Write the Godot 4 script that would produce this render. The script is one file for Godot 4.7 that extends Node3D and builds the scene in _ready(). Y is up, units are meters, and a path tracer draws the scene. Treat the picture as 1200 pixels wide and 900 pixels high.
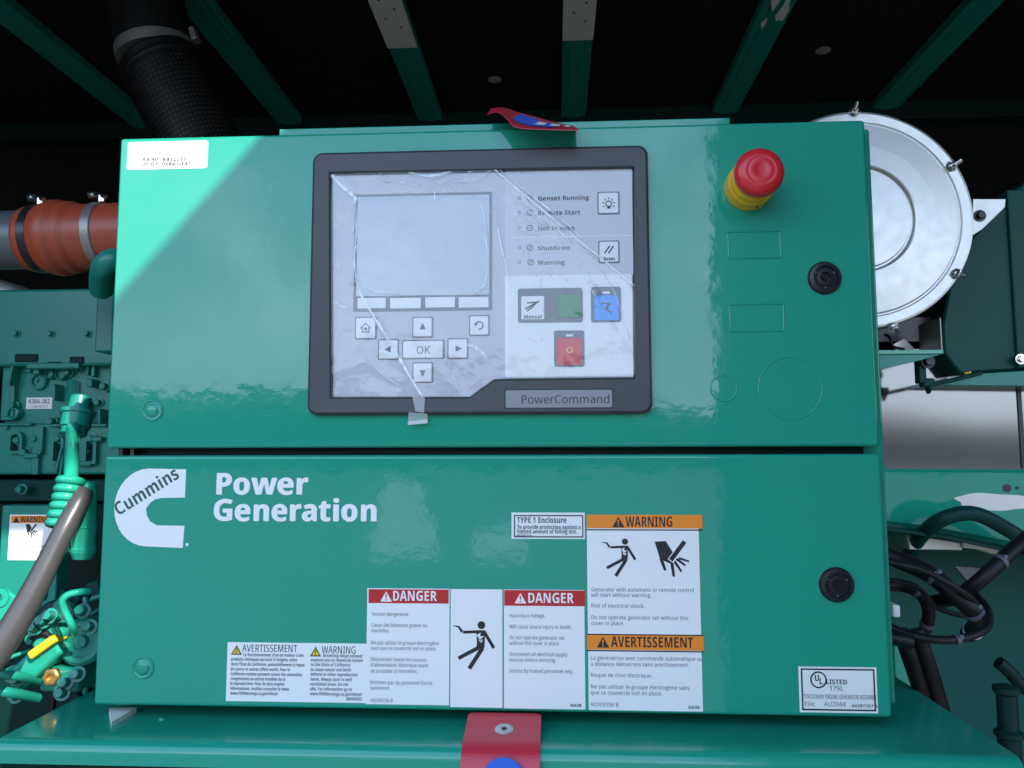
extends Node3D
# A generator set seen through the open side of its enclosure. Metres; y = 0 is eye height, the front of the control cabinet lies at z = 0.

var M := {}
var bold: FontVariation
var plain_font: FontVariation


# ---------------------------------------------------------------- mesh building
class Shape:
	var v := PackedVector3Array()
	var nn := PackedVector3Array()
	var col := PackedColorArray()
	var tint := Color(1, 1, 1, 1)
	var use_color := false
	var xf := Transform3D()

	func tri(a: Vector3, b: Vector3, c: Vector3, na: Vector3, nb: Vector3, nc: Vector3):
		var face := (b - a).cross(c - a)
		if face.length_squared() < 1e-22:
			return
		if face.dot(na + nb + nc) > 0.0:
			v.append_array([xf * a, xf * c, xf * b])
			nn.append_array([xf.basis * na, xf.basis * nc, xf.basis * nb])
		else:
			v.append_array([xf * a, xf * b, xf * c])
			nn.append_array([xf.basis * na, xf.basis * nb, xf.basis * nc])
		if use_color:
			col.append_array([tint, tint, tint])

	func quad(a: Vector3, b: Vector3, c: Vector3, d: Vector3, out: Vector3):
		var face := (c - a).cross(d - b).normalized()
		if face.dot(out) < 0.0:
			face = -face
		tri(a, b, c, face, face, face)
		tri(a, c, d, face, face, face)

	func squad(a: Vector3, b: Vector3, c: Vector3, d: Vector3, na: Vector3, nb: Vector3, nc: Vector3, nd: Vector3):
		tri(a, b, c, na, nb, nc)
		tri(a, c, d, na, nc, nd)

	func rbox(c: Vector3, s: Vector3, r: float, seg := 1, turn := Basis()):
		var h := s / 2.0
		r = minf(r, minf(h.x, minf(h.y, h.z)) * 0.98)
		var q := h - Vector3(r, r, r)
		for axis in 3:
			var ua := (axis + 1) % 3
			var va := (axis + 2) % 3
			for side in [-1.0, 1.0]:
				var us := []
				var vs := []
				for k in range(seg, -1, -1):
					us.append(-q[ua] - r * tan(PI / 4 * k / seg))
					vs.append(-q[va] - r * tan(PI / 4 * k / seg))
				for k in range(0, seg + 1):
					us.append(q[ua] + r * tan(PI / 4 * k / seg))
					vs.append(q[va] + r * tan(PI / 4 * k / seg))
				var grid := []
				for a in us:
					var row := []
					for b in vs:
						var p := Vector3()
						p[axis] = side * h[axis]
						p[ua] = a
						p[va] = b
						var inner := p.clamp(-q, q)
						var d := (p - inner).normalized()
						row.append([c + turn * (inner + d * r), turn * d])
					grid.append(row)
				for i in us.size() - 1:
					for j in vs.size() - 1:
						var A = grid[i][j]
						var B = grid[i + 1][j]
						var C = grid[i + 1][j + 1]
						var D = grid[i][j + 1]
						squad(A[0], B[0], C[0], D[0], A[1], B[1], C[1], D[1])

	func tube(pts: Array, rad, sides := 16, caps := true):
		var n := pts.size()
		var ring0 := []
		var up := Vector3(0.13, 0.9, 0.41).normalized()
		for i in n:
			var t: Vector3 = (pts[mini(i + 1, n - 1)] - pts[maxi(i - 1, 0)]).normalized()
			var x := up.cross(t).normalized()
			up = t.cross(x).normalized()
			var r: float = rad[i] if rad is Array else rad
			var slope := 0.0
			if rad is Array:
				slope = (rad[mini(i + 1, n - 1)] - rad[maxi(i - 1, 0)]) / maxf(1e-6, pts[mini(i + 1, n - 1)].distance_to(pts[maxi(i - 1, 0)]))
			var ring := []
			for k in sides:
				var a := TAU * k / sides
				var d := x * cos(a) + up * sin(a)
				ring.append([pts[i] + d * r, (d - t * slope).normalized()])
			if i > 0:
				for k in sides:
					var A = ring0[k]
					var B = ring0[(k + 1) % sides]
					var C = ring[(k + 1) % sides]
					var D = ring[k]
					squad(A[0], B[0], C[0], D[0], A[1], B[1], C[1], D[1])
			if caps and (i == 0 or i == n - 1):
				var o := -t if i == 0 else t
				for k in sides:
					tri(pts[i], ring[k][0], ring[(k + 1) % sides][0], o, o, o)
			ring0 = ring

	func lathe(at: Vector3, axis: Vector3, prof: Array, sides := 32, soft := false):
		# prof: Vector2(radius, height along the axis), from outside in or bottom to top
		axis = axis.normalized()
		var x := axis.cross(Vector3(0.31, 0.2, 0.9) if absf(axis.y) > 0.5 else Vector3.UP).normalized()
		var y := axis.cross(x)
		for i in prof.size() - 1:
			var p: Vector2 = prof[i]
			var q: Vector2 = prof[i + 1]
			var e := (q - p).normalized()
			var n0 := Vector2(e.y, -e.x)
			var n1 := n0
			if soft:
				if i > 0:
					var e0: Vector2 = (p - prof[i - 1]).normalized()
					n0 = (n0 + Vector2(e0.y, -e0.x)).normalized()
				if i < prof.size() - 2:
					var e1: Vector2 = (prof[i + 2] - q).normalized()
					n1 = (n1 + Vector2(e1.y, -e1.x)).normalized()
			for k in sides:
				var a := TAU * k / sides
				var b := TAU * (k + 1) / sides
				var da := x * cos(a) + y * sin(a)
				var db := x * cos(b) + y * sin(b)
				squad(at + da * p.x + axis * p.y, at + db * p.x + axis * p.y, at + db * q.x + axis * q.y, at + da * q.x + axis * q.y,
					da * n0.x + axis * n0.y, db * n0.x + axis * n0.y, db * n1.x + axis * n1.y, da * n1.x + axis * n1.y)

	func prism(poly: PackedVector2Array, z0: float, z1: float, bevel := 0.0):
		var n := poly.size()
		var area := 0.0
		for i in n:
			area += poly[i].cross(poly[(i + 1) % n])
		var s := 1.0 if area > 0 else -1.0
		var top := PackedVector2Array()
		for i in n:
			var e0 := (poly[i] - poly[(i + n - 1) % n]).normalized()
			var e1 := (poly[(i + 1) % n] - poly[i]).normalized()
			var o0 := Vector2(e0.y, -e0.x) * s
			var o1 := Vector2(e1.y, -e1.x) * s
			var m := (o0 + o1).normalized()
			top.append(poly[i] - m * bevel / maxf(0.4, m.dot(o0)))
		for i in n:
			var j := (i + 1) % n
			var e := (poly[j] - poly[i]).normalized() * s
			var out := Vector3(e.y, -e.x, 0)
			quad(_z(poly[i], z0), _z(poly[j], z0), _z(poly[j], z1 - bevel), _z(poly[i], z1 - bevel), out)
			if bevel > 0:
				quad(_z(poly[i], z1 - bevel), _z(poly[j], z1 - bevel), _z(top[j], z1), _z(top[i], z1), (out + Vector3(0, 0, 1)).normalized())
		var ids := Geometry2D.triangulate_polygon(top)
		var f := Vector3(0, 0, 1)
		for i in range(0, ids.size(), 3):
			tri(_z(top[ids[i]], z1), _z(top[ids[i + 1]], z1), _z(top[ids[i + 2]], z1), f, f, f)

	func _z(p: Vector2, z: float) -> Vector3:
		return Vector3(p.x, p.y, z)

	func rect(x0: float, y0: float, x1: float, y1: float, z0: float, z1: float, r := 0.0, bevel := 0.0):
		prism(Shape.round_rect(x0, y0, x1, y1, r), z0, z1, bevel)

	static func round_rect(x0: float, y0: float, x1: float, y1: float, r := 0.0, seg := 5) -> PackedVector2Array:
		if r <= 0.0:
			return PackedVector2Array([Vector2(x0, y0), Vector2(x1, y0), Vector2(x1, y1), Vector2(x0, y1)])
		var out := PackedVector2Array()
		for c in [[x1 - r, y1 - r, 0.0], [x0 + r, y1 - r, PI / 2], [x0 + r, y0 + r, PI], [x1 - r, y0 + r, 1.5 * PI]]:
			for k in seg + 1:
				var a: float = c[2] + PI / 2 * k / seg
				out.append(Vector2(c[0] + r * cos(a), c[1] + r * sin(a)))
		return out

	func stroke(a: Vector2, b: Vector2, w: float, z0: float, z1: float, w2 := -1.0):
		var d := (b - a).normalized().orthogonal()
		var e := d * (w if w2 < 0 else w2) / 2.0
		d *= w / 2.0
		prism(PackedVector2Array([a - d, b - e, b + e, a + d]), z0, z1)

	func strokes(pts: Array, w: float, z0: float, z1: float):
		for i in pts.size() - 1:
			var d: Vector2 = (pts[i + 1] - pts[i]).normalized() * w * 0.35
			stroke(pts[i] - d, pts[i + 1] + d, w, z0 + i * 1e-6, z1 + i * 4e-6)

	func outline(loop: PackedVector2Array, w: float, z0: float, z1: float):
		var n := loop.size()
		for i in n:
			var a := loop[i]
			var b := loop[(i + 1) % n]
			var p := loop[(i + n - 1) % n]
			var q := loop[(i + 2) % n]
			var oa := Shape.miter(p, a, b) * w / 2.0
			var ob := Shape.miter(a, b, q) * w / 2.0
			var f := Vector3(0, 0, 1)
			quad(_z(a - oa, z1), _z(b - ob, z1), _z(b + ob, z1), _z(a + oa, z1), f)
			var side := Vector3((b - a).y, -(b - a).x, 0).normalized()
			quad(_z(a - oa, z0), _z(b - ob, z0), _z(b - ob, z1), _z(a - oa, z1), -side if side.dot(_z(oa, 0)) > 0 else side)
			quad(_z(a + oa, z0), _z(b + ob, z0), _z(b + ob, z1), _z(a + oa, z1), side if side.dot(_z(oa, 0)) > 0 else -side)

	static func miter(p: Vector2, a: Vector2, b: Vector2) -> Vector2:
		var n0 := (a - p).normalized().orthogonal()
		var n1 := (b - a).normalized().orthogonal()
		var m := (n0 + n1).normalized()
		return m / maxf(0.4, m.dot(n0))

	func disc(c: Vector2, r: float, z0: float, z1: float, sides := 24):
		var poly := PackedVector2Array()
		for k in sides:
			poly.append(c + Vector2.from_angle(TAU * k / sides) * r)
		prism(poly, z0, z1)

	func text(s: String, font: Font, at: Vector2, h: float, z0: float, z1: float, align := 0, squeeze := 1.0, turn := 0.0):
		# h is the height of a capital letter; at is the start (or middle, or end) of the base line
		var t := TextMesh.new()
		t.font = font
		t.text = s
		t.font_size = 64
		t.pixel_size = 1.0 / 64.0
		t.depth = 0.0
		t.curve_step = 1.5
		t.horizontal_alignment = HORIZONTAL_ALIGNMENT_LEFT
		t.vertical_alignment = VERTICAL_ALIGNMENT_BOTTOM
		var a := t.surface_get_arrays(0)
		var pv: PackedVector3Array = a[Mesh.ARRAY_VERTEX]
		var box := t.get_aabb()
		var drop := 16.0 / 64.0
		var k := h / 0.714
		if squeeze < 0.0:   # a negative value is the width to fill
			squeeze = -squeeze / ((box.position.x + box.size.x) * k)
		var width := (box.position.x + box.size.x) * k * squeeze
		var x0 := 0.0 if align == 0 else (-width / 2.0 if align == 1 else -width)
		var base := Transform2D(turn, at)
		var ids = a[Mesh.ARRAY_INDEX]
		var count: int = ids.size() if ids != null else pv.size()
		var f := Vector3(0, 0, 1)
		for i in range(0, count, 3):
			var q := []
			for j in 3:
				var p: Vector3 = pv[ids[i + j] if ids != null else i + j]
				var w := base * Vector2(p.x * k * squeeze + x0, (p.y - drop) * k)
				q.append(Vector3(w.x, w.y, z1))
			tri(q[0], q[1], q[2], f, f, f)

	func mesh() -> ArrayMesh:
		var a := []
		a.resize(Mesh.ARRAY_MAX)
		a[Mesh.ARRAY_VERTEX] = v
		a[Mesh.ARRAY_NORMAL] = nn
		if use_color:
			a[Mesh.ARRAY_COLOR] = col
		var m := ArrayMesh.new()
		m.add_surface_from_arrays(Mesh.PRIMITIVE_TRIANGLES, a)
		return m


func smooth(pts: Array, per := 8) -> Array:
	var out := []
	var n := pts.size()
	for i in n - 1:
		for k in per:
			var t := float(k) / per
			out.append(pts[i].cubic_interpolate(pts[i + 1], pts[maxi(i - 1, 0)], pts[mini(i + 2, n - 1)], t))
	out.append(pts[n - 1])
	return out


func spread(vals: Array, per := 8) -> Array:
	var out := []
	for i in vals.size() - 1:
		for k in per:
			out.append(lerpf(vals[i], vals[i + 1], float(k) / per))
	out.append(vals[-1])
	return out


func thing(called: String, label: String, category: String, base: Vector3, group := "") -> Node3D:
	var o := Node3D.new()
	o.name = called
	add_child(o, true)
	o.position = base
	o.set_meta("label", label)
	o.set_meta("category", category)
	if group:
		o.set_meta("group", group)
	return o


func part(parent: Node3D, called: String, s: Shape, mat: Material, label := "") -> MeshInstance3D:
	var o := MeshInstance3D.new()
	o.name = called
	o.mesh = s.mesh()
	o.material_override = mat
	parent.add_child(o, true)
	if parent.get_parent() == self and not parent is MeshInstance3D:
		o.position = -parent.position
	if label:
		o.set_meta("label", label)
	return o


func structure(called: String, s: Shape, mat: Material) -> MeshInstance3D:
	var o := part(self, called, s, mat)
	o.set_meta("kind", "structure")
	return o


func single(called: String, s: Shape, mat: Material, label: String, category: String, group := "") -> MeshInstance3D:
	var o := part(self, called, s, mat)
	o.set_meta("label", label)
	o.set_meta("category", category)
	if group:
		o.set_meta("group", group)
	return o


# ---------------------------------------------------------------- materials
func noise(freq: float, octaves := 3, size := 256, seed_ := 1, low := 0.0, high := 1.0, kind := FastNoiseLite.TYPE_SIMPLEX_SMOOTH) -> NoiseTexture2D:
	var f := FastNoiseLite.new()
	f.seed = seed_
	f.noise_type = kind
	f.frequency = freq
	f.fractal_octaves = octaves
	var t := NoiseTexture2D.new()
	t.width = size
	t.height = size
	t.seamless = true
	t.noise = f
	if low != 0.0 or high != 1.0:
		var g := Gradient.new()
		g.set_color(0, Color(low, low, low))
		g.set_color(1, Color(high, high, high))
		t.color_ramp = g
	return t


func mat(called: String, c: Color, rough: float, metal := 0.0, spec := 0.5) -> StandardMaterial3D:
	var m := StandardMaterial3D.new()
	m.resource_name = called
	m.albedo_color = c.linear_to_srgb()
	m.roughness = rough
	m.metallic = metal
	m.metallic_specular = spec
	M[called] = m
	return m


func bump(m: StandardMaterial3D, tex: Texture2D, tile: float, depth_cm: float):
	m.uv1_triplanar = true
	m.uv1_world_triplanar = true
	m.uv1_scale = Vector3.ONE / tile
	m.heightmap_enabled = true
	m.heightmap_texture = tex
	m.heightmap_scale = depth_cm


func rough_map(m: StandardMaterial3D, tex: Texture2D):
	m.roughness = 1.0
	m.roughness_texture = tex
	m.roughness_texture_channel = BaseMaterial3D.TEXTURE_CHANNEL_RED


func make_materials():
	var peel := noise(0.045, 2, 512, 3)
	var fine := noise(0.09, 3, 512, 8)
	var grime := noise(0.012, 4, 512, 5, 0.06, 0.26)
	var paint := Color(0.015, 0.32, 0.205)
	var gloss := mat("paint", paint, 0.05, 0.0, 0.54)
	bump(gloss, noise(0.008, 5, 512, 3), 0.13, 0.0075)
	rough_map(gloss, noise(0.01, 4, 512, 15, 0.015, 0.09))
	var deck := mat("deck_paint", paint, 0.15, 0.0, 0.55)
	bump(deck, peel, 0.16, 0.0012)
	rough_map(deck, grime)
	bump(mat("cast_paint", Color(0.01, 0.22, 0.16), 0.3, 0.0, 0.5), fine, 0.08, 0.012)
	bump(mat("dark_paint", Color(0.003, 0.045, 0.036), 0.42, 0.0, 0.28), fine, 0.12, 0.004)
	mat("deep_shade_green", Color(0.002, 0.024, 0.018), 0.5, 0.0, 0.3)  # near-black green; on pockets and notches it puts shade into the colour
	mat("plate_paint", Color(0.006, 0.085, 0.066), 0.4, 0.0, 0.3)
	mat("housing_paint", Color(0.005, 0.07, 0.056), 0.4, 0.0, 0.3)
	mat("rib_paint", Color(0.014, 0.28, 0.2), 0.35, 0.0, 0.4)
	bump(mat("bezel_plastic", Color(0.046, 0.046, 0.049), 0.42, 0.0, 0.5), fine, 0.03, 0.0012)
	mat("bezel_dark", Color(0.012, 0.013, 0.016), 0.35)
	mat("lining_grey", Color(0.14, 0.14, 0.14), 0.7)
	mat("black_rubber", Color(0.006, 0.0055, 0.0065), 0.5, 0.0, 0.4)
	mat("black_plastic", Color(0.013, 0.012, 0.015), 0.3)
	bump(mat("foam", Color(0.014, 0.0142, 0.0122), 0.9, 0.0, 0.25), noise(0.07, 4, 512, 21), 0.25, 0.25)
	mat("overlay_grey", Color(0.5, 0.5, 0.53), 0.28)
	mat("overlay_pale", Color(0.82, 0.82, 0.79), 0.28)
	mat("overlay_mid", Color(0.58, 0.585, 0.61), 0.28)
	mat("key_white", Color(0.8, 0.79, 0.77), 0.3)
	mat("key_border", Color(0.14, 0.15, 0.17), 0.35)  # dark grey of the key borders and frames
	mat("lcd", Color(0.5, 0.54, 0.58), 0.12)
	mat("logo_green", Color(0.006, 0.11, 0.085), 0.4)
	mat("ink", Color(0.012, 0.012, 0.016), 0.4)
	mat("ink_grey", Color(0.09, 0.09, 0.11), 0.45)
	mat("key_green", Color(0.02, 0.24, 0.08), 0.3)
	mat("key_blue", Color(0.04, 0.3, 0.8), 0.3)
	mat("key_red", Color(0.68, 0.02, 0.03), 0.3)
	mat("label_white", Color(0.9, 0.885, 0.84), 0.3)
	mat("label_red", Color(0.56, 0.016, 0.018), 0.3)
	mat("label_orange", Color(0.95, 0.27, 0.015), 0.3)
	mat("label_yellow", Color(0.8, 0.55, 0.03), 0.3)
	mat("plate_silver", Color(0.19, 0.2, 0.225), 0.3, 0.6)
	mat("stop_red", Color(0.7, 0.022, 0.03), 0.3)
	mat("stop_yellow", Color(0.9, 0.5, 0.01), 0.3)
	var zinc := mat("zinc", Color(0.55, 0.55, 0.53), 0.3, 1.0)
	bump(zinc, noise(0.03, 4, 512, 31), 0.2, 0.0012)
	rough_map(zinc, noise(0.02, 4, 512, 33, 0.34, 0.43))
	var steel := mat("steel", Color(0.2, 0.203, 0.205), 0.1, 0.9)
	bump(steel, noise(0.006, 2, 512, 41), 0.6, 0.012)
	mat("bright_metal", Color(0.78, 0.78, 0.77), 0.2, 1.0)
	mat("galvanised", Color(0.6, 0.6, 0.56), 0.42, 0.55)
	mat("cream_and_lit", Color(0.8, 0.79, 0.7), 0.5)  # cream plates; on the ribs and ledge foot it paints in light
	mat("grey_pipe", Color(0.13, 0.14, 0.15), 0.38, 0.35)
	bump(mat("silicone", Color(0.36, 0.062, 0.028), 0.36), fine, 0.05, 0.004)
	var hose := mat("hose_rubber", Color(0.06, 0.057, 0.056), 0.34)
	bump(hose, noise(0.05, 4, 512, 51), 0.04, 0.008)
	mat("duct_black", Color(0.006, 0.0065, 0.007), 0.5, 0.0, 0.4)
	mat("band_steel", Color(0.3, 0.29, 0.27), 0.4, 0.6)
	mat("brass", Color(0.5, 0.3, 0.08), 0.35, 0.9)
	mat("valve_yellow", Color(0.72, 0.5, 0.02), 0.4)
	mat("tag_red", Color(0.6, 0.03, 0.05), 0.34)
	mat("tag_blue", Color(0.03, 0.13, 0.62), 0.4)
	bump(mat("gravel", Color(0.115, 0.108, 0.095), 0.9), noise(0.05, 4, 512, 61), 2.0, 2.0)
	mat("pale_ground", Color(0.5, 0.48, 0.43), 0.9)
	bump(mat("dry_hill", Color(0.09, 0.075, 0.045), 0.95), noise(0.02, 5, 512, 62), 30.0, 80.0)
	var film := mat("film", Color(1, 1, 1), 0.1)
	film.albedo_color.a = 0.05
	film.transparency = BaseMaterial3D.TRANSPARENCY_ALPHA
	var crease := mat("film_white", Color(0.93, 0.95, 0.96), 0.5, 0.5)
	crease.transparency = BaseMaterial3D.TRANSPARENCY_ALPHA
	crease.vertex_color_use_as_albedo = true


# ---------------------------------------------------------------- scene
func _ready():
	var cam := Camera3D.new()
	cam.name = "camera"
	cam.position = Vector3(0.0595, 0, 0.6335)
	cam.rotation = Vector3(0.09165, 0.05473, -0.0021)
	cam.fov = 53.08
	cam.near = 0.02
	cam.far = 400.0
	add_child(cam)
	cam.current = true

	var env := Environment.new()
	env.background_mode = Environment.BG_SKY
	var sky := Sky.new()
	var air := ProceduralSkyMaterial.new()
	air.sky_top_color = Color(0.54, 0.69, 0.9)
	air.sky_horizon_color = Color(0.9, 0.94, 0.965)
	air.sky_curve = 0.18
	air.sun_angle_max = 8.0
	air.sky_energy_multiplier = 1.0
	air.ground_horizon_color = Color(0.6, 0.58, 0.54)
	air.ground_bottom_color = Color(0.4, 0.38, 0.35)
	var clouds := noise(0.008, 5, 1024, 77)
	clouds.height = 512
	var ramp := Gradient.new()
	ramp.set_color(0, Color(0, 0, 0, 0))
	ramp.set_color(1, Color(0.75, 0.76, 0.78, 1))
	ramp.set_offset(0, 0.42)
	ramp.set_offset(1, 0.75)
	clouds.color_ramp = ramp
	air.sky_cover = clouds
	air.sky_cover_modulate = Color(1, 1, 1, 0.8)
	sky.sky_material = air
	env.sky = sky
	env.background_energy_multiplier = 1.3
	env.tonemap_mode = Environment.TONE_MAPPER_LINEAR
	env.tonemap_exposure = 2.9
	env.sdfgi_enabled = true
	env.ssao_enabled = true
	env.ssil_enabled = true
	var world := WorldEnvironment.new()
	world.name = "world"
	world.environment = env
	add_child(world)

	var sun := DirectionalLight3D.new()
	sun.name = "sun"
	sun.light_color = Color(1, 0.97, 0.93)
	sun.light_energy = 0.95
	sun.light_angular_distance = 0.5
	sun.shadow_enabled = true
	add_child(sun)
	sun.look_at_from_position(Vector3(0.8, 0.917, 1.0), Vector3.ZERO)

	bold = FontVariation.new()
	var f := SystemFont.new()
	f.font_names = PackedStringArray(["Droid Sans"])
	f.font_weight = 700
	f.hinting = TextServer.HINTING_NONE
	bold.base_font = f
	plain_font = FontVariation.new()
	var g := SystemFont.new()
	g.font_names = PackedStringArray(["Droid Sans"])
	g.hinting = TextServer.HINTING_NONE
	plain_font.base_font = g
	make_materials()

	build_setting()
	build_enclosure()
	build_base_frame()
	build_cabinet()
	build_film()
	build_tags()
	build_engine_side()
	build_alternator_side()


func build_setting():
	var s := Shape.new()
	s.quad(Vector3(-150, -1.5, -150), Vector3(150, -1.5, -150), Vector3(150, -1.5, 150), Vector3(-150, -1.5, 150), Vector3.UP)
	structure("ground", s, M.gravel)
	for q in [[-11.3, 11.0, 42.0, 1.1], [-3.9, 10.6, 15.5, 0.7]]:
		s = Shape.new()
		var d := Vector3(sin(deg_to_rad(q[0])), 0, cos(deg_to_rad(q[0])))
		var side: Vector3 = Vector3(d.z, 0, -d.x) * q[3] * 0.5
		var lift := Vector3(0, -1.494, 0)
		s.quad(d * q[1] - side + lift, d * q[1] + side + lift, d * q[2] + side * 1.6 + lift, d * q[2] - side * 1.6 + lift, Vector3.UP)
		structure("pale_reflect_strip", s, M.pale_ground)  # unseen pale strips, added for bright patches mirrored in the lower door
	# low dry hills round the yard: what the paint and the steel mirror at the horizon
	var h := Shape.new()
	var wave := FastNoiseLite.new()
	wave.seed = 9
	wave.frequency = 0.9
	wave.fractal_octaves = 4
	var n := 300
	for k in n:
		var pts := []
		for e in [k, k + 1]:
			var a: float = TAU * e / n
			var d := Vector3(sin(a), 0, cos(a))
			var tall := 6.2 + 2.6 * cos(a + 0.5) - 3.6 * exp(-pow((a - 0.52) / 0.24, 2.0)) + 1.8 * wave.get_noise_2d(d.x * 3.0, d.z * 3.0) + 0.35 * wave.get_noise_2d(d.x * 26.0, d.z * 26.0)
			pts.append([d * 80.0 + Vector3(0, -1.5, 0), d * 84.0 + Vector3(0, tall * 0.7 - 1.5, 0), d * 92.0 + Vector3(0, tall - 1.5, 0)])
		h.quad(pts[0][0], pts[1][0], pts[1][1], pts[0][1], -pts[0][0])
		h.quad(pts[0][1], pts[1][1], pts[1][2], pts[0][2], -pts[0][0])
	structure("hills", h, M.dry_hill)


func build_enclosure():
	var t := thing("enclosure", "dark generator enclosure lined with black foam under a ribbed roof", "enclosure", Vector3(0, -1.5, -1.5))
	var s := Shape.new()
	s.rbox(Vector3(-0.4, 1.0, -0.45), Vector3(2.8, 0.036, 2.3), 0.002)
	s.rbox(Vector3(1.5, 0.998, -0.55), Vector3(0.996, 0.036, 2.1), 0.002)
	part(t, "roof", s, M.foam)
	s = Shape.new()
	s.rbox(Vector3(1.8, 0.965, 0.7), Vector3(2.0, 0.014, 1.44), 0.002)
	part(t, "added_sun_shade", s, M.dark_paint)  # unseen panel, added to keep the sun off the right side
	s = Shape.new()
	s.rbox(Vector3(0.1, -0.25, -1.55), Vector3(3.8, 2.5, 0.04), 0.002)
	part(t, "back_wall", s, M.foam)
	s = Shape.new()
	s.rbox(Vector3(-1.78, -0.25, -0.4), Vector3(0.04, 2.5, 2.2), 0.002)
	part(t, "side_wall", s, M.foam)
	s = Shape.new()
	s.rbox(Vector3(1.98, -0.25, -0.7), Vector3(0.04, 2.5, 1.6), 0.002)
	part(t, "side_wall", s, M.foam)
	s = Shape.new()
	s.rbox(Vector3(0.1, 0.952, -1.5), Vector3(3.7, 0.055, 0.05), 0.004)
	part(t, "top_beam", s, M.deep_shade_green)
	# ribs across the roof, each a shallow channel; pale plates paint light onto the front of some
	var xs := [-1.13, -0.7, -0.29, 0.12, 0.545, 0.985, 1.42]
	for i in xs.size():
		s = Shape.new()
		s.rbox(Vector3(xs[i], 0.968, -0.74), Vector3(0.07, 0.026, 1.48), 0.004)
		s.rbox(Vector3(xs[i], 0.958, -0.74), Vector3(0.036, 0.012, 1.48), 0.003)
		var rib := part(t, "rib", s, M.rib_paint)
		if i in [2, 3]:
			s = Shape.new()
			s.rbox(Vector3(xs[i], 0.953, -0.55 + (0.01 if i == 3 else 0.0)), Vector3(0.071, 0.006, 1.05), 0.002)
			part(rib, "pale_lit_end", s, M.cream_and_lit)  # pale plate painting the light on the front of the rib
			for k in 4:
				s = Shape.new()
				s.lathe(Vector3(xs[i] + (0.014 if k % 2 else -0.012), 0.95, -0.88 - 0.035 * k), Vector3.DOWN, [Vector2(0.003, 0), Vector2(0.003, 0.0015), Vector2(0, 0.002)], 8)
				part(rib, "rivet", s, M.ink_grey)
		elif i == 4:
			for q in [[-0.02, -0.93, 0.03, 0.09], [0.022, -0.97, 0.026, 0.13], [-0.026, -1.02, 0.014, 0.05]]:
				s = Shape.new()
				var poly := PackedVector2Array()
				for k in 9:
					var a := TAU * k / 9.0
					var w := 0.75 + 0.25 * sin(k * 2.3 + q[0] * 90.0)
					poly.append(Vector2(cos(a) * q[2] * 0.5 * w, sin(a) * q[3] * 0.5 * w))
				s.xf = Transform3D(Basis(Vector3(1, 0, 0), PI / 2), Vector3(xs[i] + q[0] * 0.6, 0.9515, q[1]))
				s.prism(poly, 0, 0.0012)
				part(rib, "lit_patch", s, M.cream_and_lit)  # patchy light on the rib, put in as pale shapes
	for p in [Vector3(-0.0897, 0.9589, -1.3), Vector3(0.722, 0.9247, -1.2)]:
		s = Shape.new()
		s.lathe(Vector3(p.x, 0.9815, p.z), Vector3.DOWN, [Vector2(0.018, 0), Vector2(0.018, 0.001), Vector2(0.003, 0.002), Vector2(0, 0.004)], 16)
		part(t, "insulation_pin", s, M.galvanised)
	# the open door on its hinge line: shades most of the cabinet and is mirrored in its right part
	s = Shape.new()
	s.rbox(Vector3(0.436, -0.1, 0.497), Vector3(0.03, 2.17, 0.894), 0.004, 2)
	var door := part(t, "open_door", s, M.dark_paint)
	s = Shape.new()
	s.rbox(Vector3(0.4185, -0.1, 0.5), Vector3(0.004, 1.95, 0.76), 0.001)
	part(door, "door_lining", s, M.lining_grey)
	s = Shape.new()
	s.rbox(Vector3(0.436, -0.23, 1.026), Vector3(0.03, 1.9, 0.156), 0.004, 2)
	part(door, "added_shade_strip", s, M.dark_paint)  # unseen extension, added to keep the sun off the ledge


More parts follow.
